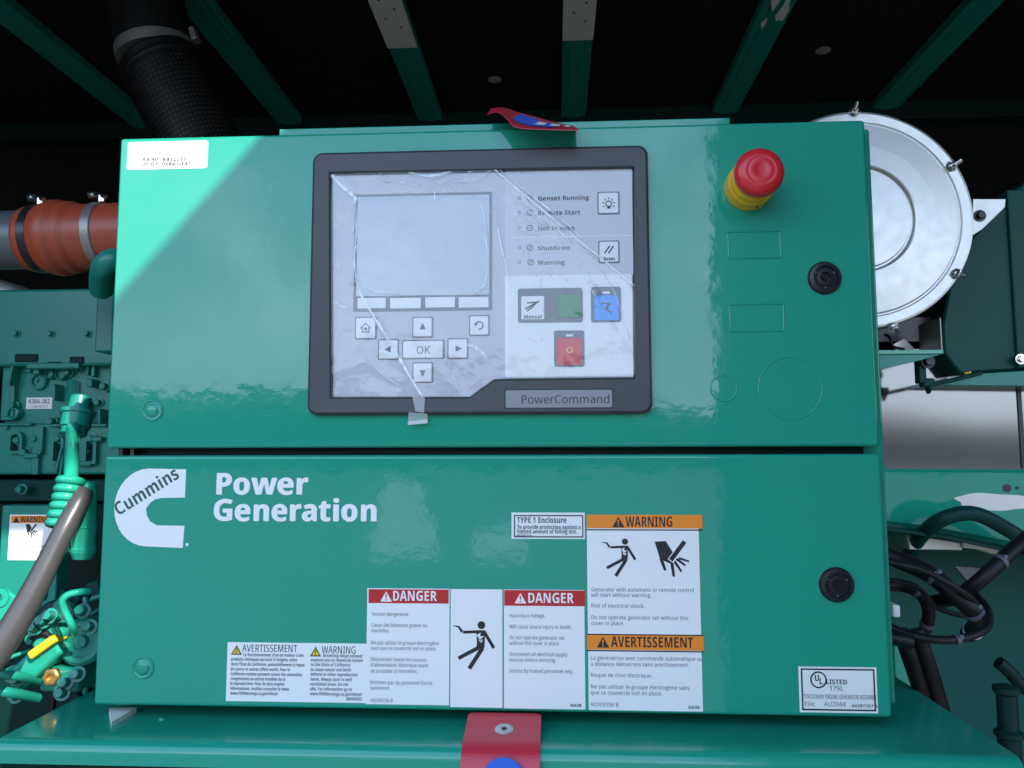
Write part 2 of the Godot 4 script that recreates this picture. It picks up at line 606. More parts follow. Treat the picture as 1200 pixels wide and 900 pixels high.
func build_base_frame():
	var t := thing("base_frame", "glossy green steel skid ledge under the control cabinet", "base frame", Vector3(0, -1.5, -0.1))
	var s := Shape.new()
	var x0 := -0.366
	var x1 := 0.388
	var y := -0.215
	# folded sheet: top, rounded nose and a short lip
	var prof := [Vector2(-0.34, y)]
	for k in 9:
		var a := PI / 2 * (1.0 - k / 8.0)
		prof.append(Vector2(0.042 + 0.009 * cos(a), y - 0.009 + 0.009 * sin(a)))
	prof.append(Vector2(0.051, y - 0.0165))
	prof.append(Vector2(0.047, y - 0.018))
	for i in prof.size() - 1:
		var a: Vector2 = prof[i]
		var b: Vector2 = prof[i + 1]
		var n0 := Vector3(0, 1, 0)
		var n1 := Vector3(0, 1, 0)
		if i > 0:
			n0 = Vector3(0, (a.y - (y - 0.009)), (a.x - 0.042)).normalized() if i < 9 else Vector3(0, 0, 1)
			n1 = Vector3(0, (b.y - (y - 0.009)), (b.x - 0.042)).normalized() if i < 9 else Vector3(0, 0, 1)
		if i == prof.size() - 2:
			n0 = Vector3(0, -0.7, 0.7)
			n1 = n0
		s.squad(Vector3(x0, a.y, a.x), Vector3(x1, a.y, a.x), Vector3(x1, b.y, b.x), Vector3(x0, b.y, b.x), n0, n0, n1, n1)
		s.quad(Vector3(x1, a.y, a.x), Vector3(x1, b.y, b.x), Vector3(x1, b.y - 0.003, minf(b.x, 0.045)), Vector3(x1, a.y - 0.003, minf(a.x, 0.045)), Vector3(1, 0, 0))
	for x in [x0, x1]:
		s.quad(Vector3(x, y, -0.34), Vector3(x, y, 0.042), Vector3(x, y - 0.004, 0.042), Vector3(x, y - 0.004, -0.34), Vector3(signf(x), 0, 0))
	s.quad(Vector3(x0, y - 0.004, -0.34), Vector3(x1, y - 0.004, -0.34), Vector3(x1, y - 0.004, 0.04), Vector3(x0, y - 0.004, 0.04), Vector3.DOWN)
	part(t, "ledge", s, M.deck_paint)
	# left part of the ledge runs on past the frame of the picture
	s = Shape.new()
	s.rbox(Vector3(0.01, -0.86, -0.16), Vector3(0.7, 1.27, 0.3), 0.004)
	part(t, "fuel_tank", s, M.deep_shade_green)
	s = Shape.new()
	var w0 := Vector3(-0.3147, -0.211, -0.0137)
	var w1 := Vector3(-0.2929, -0.211, -0.0169)
	var w2 := Vector3(-0.2936, -0.211, 0.0184)
	s.quad(w0, w1, w2, w2, Vector3.UP)
	for q in [[w0, w1], [w1, w2], [w2, w0]]:
		s.quad(q[0], q[1], q[1] - Vector3(0, 0.004, 0), q[0] - Vector3(0, 0.004, 0), Vector3(0, 0, 1))
	part(t, "foot_plate", s, M.cream_and_lit)  # foot whose pale tone paints in the sun falling on it
	for p in [Vector3(-0.2625, -0.215, -0.0012), Vector3(-0.0035, -0.215, -0.0038), Vector3(0.0181, -0.215, 0.0106)]:
		s = Shape.new()
		s.lathe(p, Vector3.UP, [Vector2(0.003, -0.001), Vector2(0.0028, 0.001), Vector2(0, 0.0018)], 10, true)
		part(t, "rivet", s, M.deck_paint)


func build_cabinet():
	var t := thing("control_cabinet", "green generator control cabinet with a display, warning labels and an emergency stop", "control cabinet", Vector3(0, -0.204, -0.15))
	var s := Shape.new()
	var side_x := 0.3321
	var top_y := 0.2788
	s.rbox(Vector3((side_x - 0.318) / 2, (top_y - 0.201) / 2, -0.168), Vector3(side_x + 0.318, top_y + 0.201, 0.296), 0.003, 2)
	var body := part(t, "cabinet_body", s, M.paint)
	s = Shape.new()
	s.rbox(Vector3(0.0144, 0.2714, -0.0213), Vector3(0.399, 0.0402, 0.0025), 0.001)
	part(body, "lid_flange", s, M.paint)
	for x in [-0.301, -0.311]:
		s = Shape.new()
		s.rbox(Vector3(x, 0.003, -0.014), Vector3(0.004, 0.012, 0.014), 0.001)
		part(body, "hinge", s, M.black_plastic)
	s = Shape.new()
	s.rbox(Vector3(0, 0.003, -0.0215), Vector3(0.63, 0.02, 0.004), 0.0005)
	part(body, "seam_channel", s, M.deep_shade_green)

	s = Shape.new()
	s.rbox(Vector3(0, 0.1419, -0.009), Vector3(0.64, 0.2718, 0.018), 0.003, 3)
	var upper := part(t, "upper_panel", s, M.paint)
	s = Shape.new()
	s.rbox(Vector3(0, -0.102, -0.0085), Vector3(0.64, 0.204, 0.019), 0.003, 3)
	var lower := part(t, "lower_door", s, M.paint)

	# pressed outlines of unused cut-outs
	for q in [[0.2047, 0.1614, 0.2471, 0.1838], [0.2044, 0.1002, 0.2478, 0.1227]]:
		s = Shape.new()
		var w := 0.0013
		for y in [q[1], q[3]]:
			s.rbox(Vector3((q[0] + q[2]) / 2, y, 0), Vector3(q[2] - q[0] + w, w, w), 0.00064, 2)
		for x in [q[0], q[2]]:
			s.rbox(Vector3(x, (q[1] + q[3]) / 2, 0), Vector3(w, q[3] - q[1] - w, w), 0.00064, 2)
		part(upper, "knockout_rim", s, M.paint)
	for q in [[Vector3(0.1977, 0.0536, 0), 0.0105], [Vector3(0.251, 0.0532, 0), 0.0253]]:
		s = Shape.new()
		var r: float = q[1]
		s.lathe(q[0], Vector3(0, 0, 1), [Vector2(r + 0.00065, -0.0001), Vector2(r + 0.0005, 0.00035), Vector2(r, 0.0006), Vector2(r - 0.0005, 0.00035), Vector2(r - 0.00065, -0.0001)], 64, true)
		part(upper, "knockout_rim", s, M.paint)
	for q in [[Vector3(-0.2803, 0.038, 0), upper], [Vector3(-0.2789, -0.1733, 0.001), lower]]:
		s = Shape.new()
		s.lathe(q[0], Vector3(0, 0, 1), [Vector2(0.0095, -0.001), Vector2(0.0092, 0.0006), Vector2(0.0078, 0.0016), Vector2(0.0076, 0.0008), Vector2(0.006, 0.0008), Vector2(0.005, 0.0022), Vector2(0.003, 0.0028), Vector2(0, 0.003)], 28, true)
		part(q[1], "painted_stud", s, M.paint)

	for q in [Vector3(0.2816, 0.1437, 0), Vector3(0.2811, -0.1027, 0.001)]:
		s = Shape.new()
		s.lathe(q, Vector3(0, 0, 1), [Vector2(0.0137, -0.001), Vector2(0.0137, 0.0012), Vector2(0.0125, 0.0026), Vector2(0.0098, 0.003), Vector2(0.0092, 0.0012), Vector2(0.0075, 0.0012), Vector2(0.007, 0.0028), Vector2(0.0045, 0.003), Vector2(0.0042, 0.0005), Vector2(0, 0.0005)], 36)
		var latch := part(t, "latch", s, M.black_plastic)
		s = Shape.new()
		s.xf = Transform3D(Basis(Vector3(0, 0, 1), 0.5), q)
		s.rbox(Vector3(0, 0, 0.0008), Vector3(0.0034, 0.0034, 0.003), 0.0004)
		part(latch, "square_drive", s, M.black_rubber)
		for a in [0.5, 2.6, 4.7]:
			s = Shape.new()
			s.rbox(q + Vector3(cos(a) * 0.0084, sin(a) * 0.0084, 0.0018), Vector3(0.0016, 0.0016, 0.002), 0.0003)
			part(latch, "lug", s, M.ink_grey)

	# emergency stop: yellow collar in three steps, red mushroom head
	var e := Vector3(0.2225, 0.2213, 0)
	s = Shape.new()
	s.lathe(e, Vector3(0, 0, 1), [Vector2(0.0196, -0.001), Vector2(0.0199, 0.001), Vector2(0.0194, 0.013), Vector2(0.0188, 0.0145), Vector2(0.0184, 0.0145), Vector2(0.0178, 0.0205), Vector2(0.0172, 0.0212), Vector2(0.0168, 0.0212), Vector2(0.0163, 0.0265), Vector2(0.015, 0.0272), Vector2(0.012, 0.0272)], 56)
	var stop := part(t, "emergency_stop", s, M.stop_yellow)
	s = Shape.new()
	s.lathe(e, Vector3(0, 0, 1), [Vector2(0.0125, 0.025), Vector2(0.0125, 0.0285), Vector2(0.0183, 0.0292), Vector2(0.0192, 0.0312), Vector2(0.0194, 0.0345), Vector2(0.0186, 0.0375), Vector2(0.0165, 0.0395), Vector2(0.013, 0.041), Vector2(0.0115, 0.0413), Vector2(0.0108, 0.041), Vector2(0.0095, 0.0413), Vector2(0.0055, 0.0417), Vector2(0.0048, 0.0414), Vector2(0, 0.0417)], 56, true)
	part(stop, "push_head", s, M.stop_red)
	for a in [-1.35, -0.95]:
		s = Shape.new()
		s.rbox(e + Vector3(cos(a), sin(a), 0) * 0.0195 + Vector3(0, 0, 0.008), Vector3(0.0016, 0.001, 0.004), 0.0003, 1, Basis(Vector3(0, 0, 1), a - PI / 2))
		part(stop, "arrow_mark", s, M.ink)

	build_display(t)
	build_door_labels(t)
	build_branding(t)
	# small worn sticker at the top corner of the upper panel
	s = Shape.new()
	s.rect(-0.3125, 0.2488, -0.2403, 0.2737, 0, 0.0003, 0.0022)
	var sticker := part(t, "asset_sticker", s, M.label_white)
	s = Shape.new()
	for q in [["A9-40", Vector2(-0.2987, 0.2563)], ["00 GF", Vector2(-0.2985, 0.2521)], ["BB12015", Vector2(-0.281, 0.2559)], ["0684 GF41", Vector2(-0.2808, 0.2517)]]:
		s.text(q[0], bold, q[1], 0.0031, 0.0003, 0.0005, 0, 1.25)
	part(sticker, "worn_print", s, M.ink)


func ring_loop(poly: PackedVector2Array, c: Vector2, angles: Array) -> Array:
	var out := []
	for a in angles:
		var d := Vector2.from_angle(a)
		var best := 0.0
		for i in poly.size():
			var hit = Geometry2D.segment_intersects_segment(c, c + d * 5.0, poly[i], poly[(i + 1) % poly.size()])
			if hit != null:
				best = maxf(best, (hit - c).length())
		out.append(c + d * best)
	return out


func build_display(t: Node3D):
	var outer := Shape.round_rect(-0.1455, 0.033, 0.1393, 0.2581, 0.0085, 8)
	var inner := PackedVector2Array([Vector2(-0.1302, 0.2399), Vector2(-0.1256, 0.0475), Vector2(-0.0102, 0.0468), Vector2(0.0103, 0.0615), Vector2(0.1254, 0.062), Vector2(0.1276, 0.2392)])
	var c := Vector2(-0.0038, 0.145)
	var angles := []
	for k in 180:
		angles.append(TAU * k / 180.0)
	for poly in [outer, inner]:
		for p in poly:
			angles.append(fposmod((p - c).angle(), TAU))
	angles.sort()
	var clean := [angles[0]]
	for a in angles:
		if a - clean[-1] > 0.0004:
			clean.append(a)
	var outer_in: PackedVector2Array = Geometry2D.offset_polygon(outer, -0.0022)[0]
	var inner_out: PackedVector2Array = Geometry2D.offset_polygon(inner, 0.0012, Geometry2D.JOIN_MITER)[0]
	var loops := [ring_loop(outer, c, clean), ring_loop(outer, c, clean), ring_loop(outer_in, c, clean), ring_loop(inner_out, c, clean), ring_loop(inner, c, clean), ring_loop(inner, c, clean)]
	var zs := [0.0, 0.0044, 0.0062, 0.0056, 0.0048, 0.0006]
	var s := Shape.new()
	for l in loops.size() - 1:
		for i in clean.size():
			var j := (i + 1) % clean.size()
			var a := Vector3(loops[l][i].x, loops[l][i].y, zs[l])
			var b := Vector3(loops[l][j].x, loops[l][j].y, zs[l])
			var d := Vector3(loops[l + 1][i].x, loops[l + 1][i].y, zs[l + 1])
			var e := Vector3(loops[l + 1][j].x, loops[l + 1][j].y, zs[l + 1])
			var mid := Vector3(a.x - c.x, a.y - c.y, 0).normalized()
			s.quad(a, b, e, d, Vector3(0, 0, 1) + mid * [3.0, 0.7, 0.0, -1.0, -4.0][l])
	var bezel := part(t, "display_bezel", s, M.bezel_plastic)
	s = Shape.new()
	var gap_loop := Geometry2D.offset_polygon(inner, -0.0009, Geometry2D.JOIN_MITER)[0]
	s.prism(Geometry2D.offset_polygon(inner, 0.001, Geometry2D.JOIN_MITER)[0], 0.0002, 0.0007)
	part(bezel, "gasket", s, M.bezel_dark)
	s = Shape.new()
	s.prism(gap_loop, 0.0004, 0.0018, 0.0003)
	var face := part(t, "faceplate", s, M.overlay_grey)
	s = Shape.new()
	s.rect(0.0192, 0.0639, 0.1246, 0.149, 0.0016, 0.0021, 0.0006)
	part(face, "overlay", s, M.overlay_pale)
	s = Shape.new()
	s.rect(0.0193, 0.1489, 0.126, 0.2406, 0.0016, 0.00195, 0.0006)
	part(face, "upper_overlay", s, M.overlay_mid)
	s = Shape.new()
	s.stroke(Vector2(0.025, 0.1819), Vector2(0.1251, 0.1816), 0.0006, 0.0018, 0.0022)
	part(face, "divider_line", s, M.label_white)

	# screen and its four soft keys
	s = Shape.new()
	s.rect(-0.109, 0.1201, 0.0084, 0.2217, 0.0017, 0.0022, 0.001)
	var frame := part(t, "screen_surround", s, M.key_border)
	s = Shape.new()
	s.rect(-0.1067, 0.1332, 0.0063, 0.2194, 0.002, 0.0026, 0.001, 0.0002)
	part(frame, "screen", s, M.lcd)
	for q in [[-0.1053, 0.1227, -0.0811, 0.1318], [-0.0776, 0.1223, -0.0513, 0.1314], [-0.0478, 0.1227, -0.0225, 0.1317], [-0.0196, 0.1223, 0.0056, 0.1314]]:
		s = Shape.new()
		s.rect(q[0], q[1], q[2], q[3], 0.002, 0.0029, 0.0006, 0.0003)
		part(frame, "soft_key", s, M.key_white)

	# navigation keys
	var z := 0.0033
	var home := key(t, "home_key", [-0.1065, 0.0973, -0.0895, 0.115])
	s = Shape.new()
	var o := Vector2(-0.098, 0.1061)
	s.outline(PackedVector2Array([o + Vector2(-0.004, 0), o + Vector2(-0.0028, 0), o + Vector2(-0.0028, -0.0034), o + Vector2(0.0028, -0.0034), o + Vector2(0.0028, 0), o + Vector2(0.004, 0), o + Vector2(0, 0.004)]), 0.0007, z - 0.0003, z)
	s.disc(o + Vector2(0, -0.0008), 0.0013, z - 0.0003, z, 12)
	part(home, "icon", s, M.ink_grey)
	for q in [[-0.0578, 0.0983, -0.0418, 0.1144, Vector2(-0.0498, 0.1063), PI / 2], [-0.0866, 0.0798, -0.0704, 0.0959, Vector2(-0.0785, 0.0878), PI], [-0.0281, 0.08, -0.0122, 0.096, Vector2(-0.0201, 0.088), 0.0], [-0.0574, 0.0602, -0.0415, 0.0761, Vector2(-0.0494, 0.0681), -PI / 2]]:
		var k := key(t, "arrow_key", [q[0], q[1], q[2], q[3]])
		s = Shape.new()
		var m: Vector2 = q[4]
		var tri_ := PackedVector2Array()
		for a in [0.0, 2.2, -2.2]:
			tri_.append(m + Vector2.from_angle(q[5] + a) * (0.0036 if a == 0.0 else 0.0032))
		s.prism(tri_, z - 0.0003, z)
		part(k, "icon", s, M.ink_grey)
	var ok := key(t, "ok_key", [-0.0663, 0.0802, -0.0323, 0.0949])
	s = Shape.new()
	s.text("OK", plain_font, Vector2(-0.0492, 0.0839), 0.0064, z - 0.0003, z, 1)
	part(ok, "lettering", s, M.ink_grey)
	var back := key(t, "back_key", [-0.0102, 0.0992, 0.0056, 0.1153])
	s = Shape.new()
	o = Vector2(-0.0023, 0.1072)
	var pts := []
	for k in 11:
		pts.append(o + Vector2.from_angle(2.6 - 4.3 * k / 10.0) * Vector2(0.0032, 0.0032))
	s.strokes(pts, 0.0009, z - 0.0003, z)
	s.prism(PackedVector2Array([pts[0] + Vector2(-0.0018, 0), pts[0] + Vector2(0.0016, 0.0003), pts[0] + Vector2(0, -0.0024)]), z - 0.0003, z + 0.00005)
	part(back, "icon", s, M.ink_grey)

	# lamp test and reset keys
	var lamp := key(t, "lamp_key", [0.0978, 0.2008, 0.1147, 0.2188])
	s = Shape.new()
	o = Vector2(0.1063, 0.209)
	s.lathe(Vector3(o.x, o.y, z - 0.0003), Vector3(0, 0, 1), [Vector2(0.0027, 0), Vector2(0.0027, 0.0003), Vector2(0.002, 0.0003), Vector2(0.002, 0)], 20)
	s.rect(o.x - 0.0013, o.y - 0.0042, o.x + 0.0013, o.y - 0.0026, z - 0.0003, z)
	for k in 7:
		var a := -0.5 + (PI + 1.0) * k / 6.0
		s.stroke(o + Vector2.from_angle(a) * 0.0037, o + Vector2.from_angle(a) * 0.0054, 0.0006, z - 0.0003, z)
	part(lamp, "icon", s, M.ink)
	var reset := key(t, "reset_key", [0.098, 0.1592, 0.1141, 0.1769])
	s = Shape.new()
	for d in [-0.0017, 0.0015]:
		s.stroke(Vector2(0.1061, 0.1695) + Vector2(d - 0.002, -0.0028), Vector2(0.1061, 0.1695) + Vector2(d + 0.0022, 0.0034), 0.001, z - 0.0003, z)
	s.text("Reset", bold, Vector2(0.106, 0.1608), 0.0026, z - 0.0003, z, 1)
	part(reset, "icon", s, M.ink)

	# status lines
	s = Shape.new()
	for q in [["Genset Running", Vector2(0.0468, 0.2132)], ["Remote Start", Vector2(0.0467, 0.2006)], ["Not in Auto", Vector2(0.0466, 0.1874)], ["Shutdown", Vector2(0.0466, 0.1705)], ["Warning", Vector2(0.0465, 0.1581)]]:
		s.text(q[0], bold, q[1], 0.0036, 0.002, 0.00225, 0, 1.12)
	for q in [Vector2(0.0403, 0.2156), Vector2(0.0402, 0.203), Vector2(0.0402, 0.1897), Vector2(0.0401, 0.1728), Vector2(0.0408, 0.1604)]:
		s.outline(Shape.round_rect(q.x - 0.0024, q.y - 0.0024, q.x + 0.0024, q.y + 0.0024, 0.0023, 4), 0.0006, 0.002, 0.00225)
		s.stroke(q + Vector2(-0.0012, -0.001), q + Vector2(0.0014, 0.0013), 0.0006, 0.002, 0.00225)
	for q in [Vector2(0.0316, 0.2157), Vector2(0.0316, 0.2031), Vector2(0.0315, 0.1899), Vector2(0.0315, 0.173), Vector2(0.0314, 0.1605)]:
		s.outline(Shape.round_rect(q.x - 0.0011, q.y - 0.0011, q.x + 0.0011, q.y + 0.0011, 0.001, 3), 0.0004, 0.002, 0.00225)
	part(face, "status_print", s, M.ink_grey)

	# start, stop and mode keys
	s = Shape.new()
	s.rect(0.0299, 0.1091, 0.0838, 0.138, 0.0018, 0.0026, 0.0022)
	var group := part(t, "mode_key_frame", s, M.key_border)
	s = Shape.new()
	s.rect(0.0328, 0.1117, 0.0519, 0.1314, 0.0024, 0.0032, 0.001, 0.0003)
	part(group, "manual_key", s, M.key_white)
	s = Shape.new()
	o = Vector2(0.042, 0.1226)
	s.strokes([o + Vector2(-0.0055, -0.002), o + Vector2(0.0052, 0.0042)], 0.0012, 0.003, 0.0034)
	s.strokes([o + Vector2(-0.004, 0.003), o + Vector2(0.004, 0.0036), o + Vector2(-0.0002, -0.0006), o + Vector2(-0.0042, -0.0038)], 0.0011, 0.003, 0.0035)
	s.text("Manual", bold, Vector2(0.0423, 0.1125), 0.003, 0.003, 0.0034, 1)
	part(group, "mode_icon", s, M.ink)
	s = Shape.new()
	s.rect(0.0634, 0.1127, 0.0824, 0.1324, 0.0024, 0.0032, 0.001, 0.0003)
	part(group, "start_key", s, M.key_green)
	for q in [[0.0905, 0.1088, 0.1155, 0.1386, 0.0932, 0.1102, 0.1134, 0.1313, M.key_blue, "auto_key"], [0.0597, 0.072, 0.0848, 0.1022, 0.0625, 0.0735, 0.0827, 0.0958, M.key_red, "stop_key"]]:
		s = Shape.new()
		s.rect(q[0], q[1], q[2], q[3], 0.0018, 0.0026, 0.0022)
		var k := part(t, q[9], s, M.key_border)
		s = Shape.new()
		s.rect(q[4], q[5], q[6], q[7], 0.0024, 0.0032, 0.001, 0.0003)
		part(k, "key_cap", s, q[8])
		s = Shape.new()
		var m := Vector2((q[4] + q[6]) / 2, (q[5] + q[7]) / 2)
		if q[9] == "auto_key":
			s.strokes([m + Vector2(-0.003, 0.004), m + Vector2(0.003, 0.003), m + Vector2(-0.001, -0.001), m + Vector2(0.004, -0.004)], 0.0014, 0.003, 0.0034)
		else:
			s.outline(Shape.round_rect(m.x - 0.0022, m.y - 0.001, m.x + 0.0022, m.y + 0.0034, 0.0021, 4), 0.0008, 0.003, 0.0034)
		part(k, "key_icon", s, M.ink_grey if q[9] == "auto_key" else M.label_yellow)
		s = Shape.new()
		s.rect(m.x - 0.003, q[7] + 0.0014, m.x + 0.003, q[7] + 0.0032, 0.0024, 0.0028, 0.0006)
		part(k, "indicator", s, M.key_white)

	# nameplate on the bezel
	s = Shape.new()
	s.rect(0.0195, 0.0377, 0.107, 0.0529, 0.005, 0.0068, 0.0014, 0.0005)
	var plate := part(t, "nameplate", s, M.plate_silver)
	s = Shape.new()
	s.outline(Shape.round_rect(0.0191, 0.0373, 0.1073, 0.0532, 0.0014), 0.0009, 0.005, 0.0064)
	part(plate, "rim", s, M.bezel_dark)
	s = Shape.new()
	s.text("PowerCommand", plain_font, Vector2(0.0321, 0.0415), 0.0068, 0.0066, 0.0069, 0, 1.02)
	part(plate, "lettering", s, M.ink)


func key(t: Node3D, called: String, q: Array) -> MeshInstance3D:
	var s := Shape.new()
	s.rect(q[0] - 0.0008, q[1] - 0.0008, q[2] + 0.0008, q[3] + 0.0008, 0.0017, 0.0022, 0.0012)
	var rim := part(t, called, s, M.key_border)
	s = Shape.new()
	s.rect(q[0] + 0.0002, q[1] + 0.0002, q[2] - 0.0002, q[3] - 0.0002, 0.002, 0.003, 0.001, 0.0004)
	part(rim, "key_cap", s, M.key_white)
	return rim


func triangle_sign(s: Shape, c: Vector2, h: float, z0: float, z1: float):
	s.prism(PackedVector2Array([c + Vector2(-0.58 * h, -0.5 * h), c + Vector2(0.58 * h, -0.5 * h), c + Vector2(0, 0.5 * h)]), z0, z1)


func exclamation(s: Shape, c: Vector2, h: float, z0: float, z1: float):
	s.stroke(c + Vector2(0, 0.22 * h), c + Vector2(0, -0.2 * h), 0.15 * h, z0, z1, 0.08 * h)
	s.disc(c + Vector2(0, -0.34 * h), 0.07 * h, z0, z1, 10)


func shock_figure(parent: Node3D, c: Vector2, k: float, z: float):
	# a falling person struck by a current, k metres per unit
	var s := Shape.new()
	s.disc(c + Vector2(2, 9.5) * k, 2.1 * k, z, z + 0.0002, 20)
	s.prism(PackedVector2Array([c + Vector2(-0.8, 6.8) * k, c + Vector2(4.0, 6.8) * k, c + Vector2(3.7, -2.2) * k, c + Vector2(2.4, -4.2) * k, c + Vector2(-0.9, -3.2) * k, c + Vector2(-0.4, 0) * k]), z, z + 0.0002)
	s.stroke(c + Vector2(0, 6.0) * k, c + Vector2(-8.0, 5.6) * k, 1.5 * k, z, z + 0.00021)
	s.stroke(c + Vector2(3.3, 6.4) * k, c + Vector2(8.8, -2.6) * k, 1.7 * k, z, z + 0.00021)
	s.stroke(c + Vector2(0.6, -2.4) * k, c + Vector2(-10.5, -8.2) * k, 2.0 * k, z, z + 0.00022)
	s.stroke(c + Vector2(2.6, -2.6) * k, c + Vector2(-4.6, -13.6) * k, 2.2 * k, z, z + 0.00023)
	s.prism(PackedVector2Array([c + Vector2(-8.0, 6.4) * k, c + Vector2(-10.2, 9.0) * k, c + Vector2(-14.2, 9.2) * k, c + Vector2(-10.6, 8.0) * k, c + Vector2(-9.0, 5.2) * k]), z, z + 0.00022)
	part(parent, "pictogram", s, M.ink)
	s = Shape.new()
	s.prism(PackedVector2Array([c + Vector2(-0.6, 4.2) * k, c + Vector2(1.6, 5.6) * k, c + Vector2(1.4, 3.6) * k, c + Vector2(3.6, 3.8) * k, c + Vector2(1.0, 1.4) * k, c + Vector2(1.4, 3.0) * k]), z, z + 0.0003)
	s.prism(PackedVector2Array([c + Vector2(0.2, 1.6) * k, c + Vector2(1.2, 0.6) * k, c + Vector2(3.2, 2.0) * k, c + Vector2(2.0, 0.2) * k]), z, z + 0.0003)
	part(parent, "spark", s, M.label_white)


func hand_figure(parent: Node3D, c: Vector2, k: float, z: float):
	# a hand caught by a blade
	var s := Shape.new()
	s.prism(PackedVector2Array([c + Vector2(-12, 10) * k, c + Vector2(-4.5, 10.4) * k, c + Vector2(0.5, 2.2) * k, c + Vector2(0.2, -3.5) * k, c + Vector2(-2, -4.5) * k, c + Vector2(-8.5, -1.8) * k]), z, z + 0.0002)
	for q in [[-8.0, -1.2, -5.4, -8.6, 2.2], [-0.8, -3.4, 0.4, -12.6, 2.2], [0.6, -2.4, 5.4, -9.6, 1.8], [2.4, -1.4, 8.0, -5.6, 1.7], [4.0, -1.0, 10.4, -3.0, 1.5]]:
		s.stroke(c + Vector2(q[0], q[1]) * k, c + Vector2(q[2], q[3]) * k, q[4] * k, z, z + 0.00021, q[4] * 0.8 * k)
		s.disc(c + Vector2(q[2], q[3]) * k, q[4] * 0.4 * k, z, z + 0.0002, 10)
	part(parent, "pictogram", s, M.ink)
	s = Shape.new()
	s.stroke(c + Vector2(-1.6, -3.0) * k, c + Vector2(8.2, 10.2) * k, 4.4 * k, z, z + 0.00026)
	part(parent, "blade_outline", s, M.label_white)
	s = Shape.new()
	s.stroke(c + Vector2(-1.4, -2.4) * k, c + Vector2(8.2, 10.2) * k, 3.0 * k, z, z + 0.00032)
	part(parent, "blade", s, M.ink)


func print_lines(parent: Node3D, lines: Array, h: float, z: float, font: Font, squeeze: float, ink: Material):
	# squeeze < 0: the width that the widest line fills
	var s := Shape.new()
	if squeeze < 0.0:
		var widest := 0.0
		for q in lines:
			widest = maxf(widest, font.get_string_size(q[0], HORIZONTAL_ALIGNMENT_LEFT, -1, 64).x / 64.0 * h / 0.714)
		squeeze = -squeeze / widest
	for q in lines:
		s.text(q[0], font, q[1], h, z, z + 0.0001, 0, squeeze)
	part(parent, "lettering", s, ink)


func banner(parent: Node3D, r: Array, paint: Material, sign_at: Vector2, sign_h: float, words: String, at: Vector2, h: float, ink: Material, cut: Material, squeeze := 1.0):
	var s := Shape.new()
	s.rect(r[0], r[1], r[2], r[3], 0.0004, 0.0006)
	part(parent, "banner", s, paint)
	s = Shape.new()
	triangle_sign(s, sign_at, sign_h, 0.0006, 0.0007)
	s.text(words, bold, at, h, 0.0006, 0.0007, 0, squeeze)
	part(parent, "banner_lettering", s, ink)
	s = Shape.new()
	exclamation(s, sign_at, sign_h, 0.0007, 0.00078)
	part(parent, "sign_mark", s, cut)


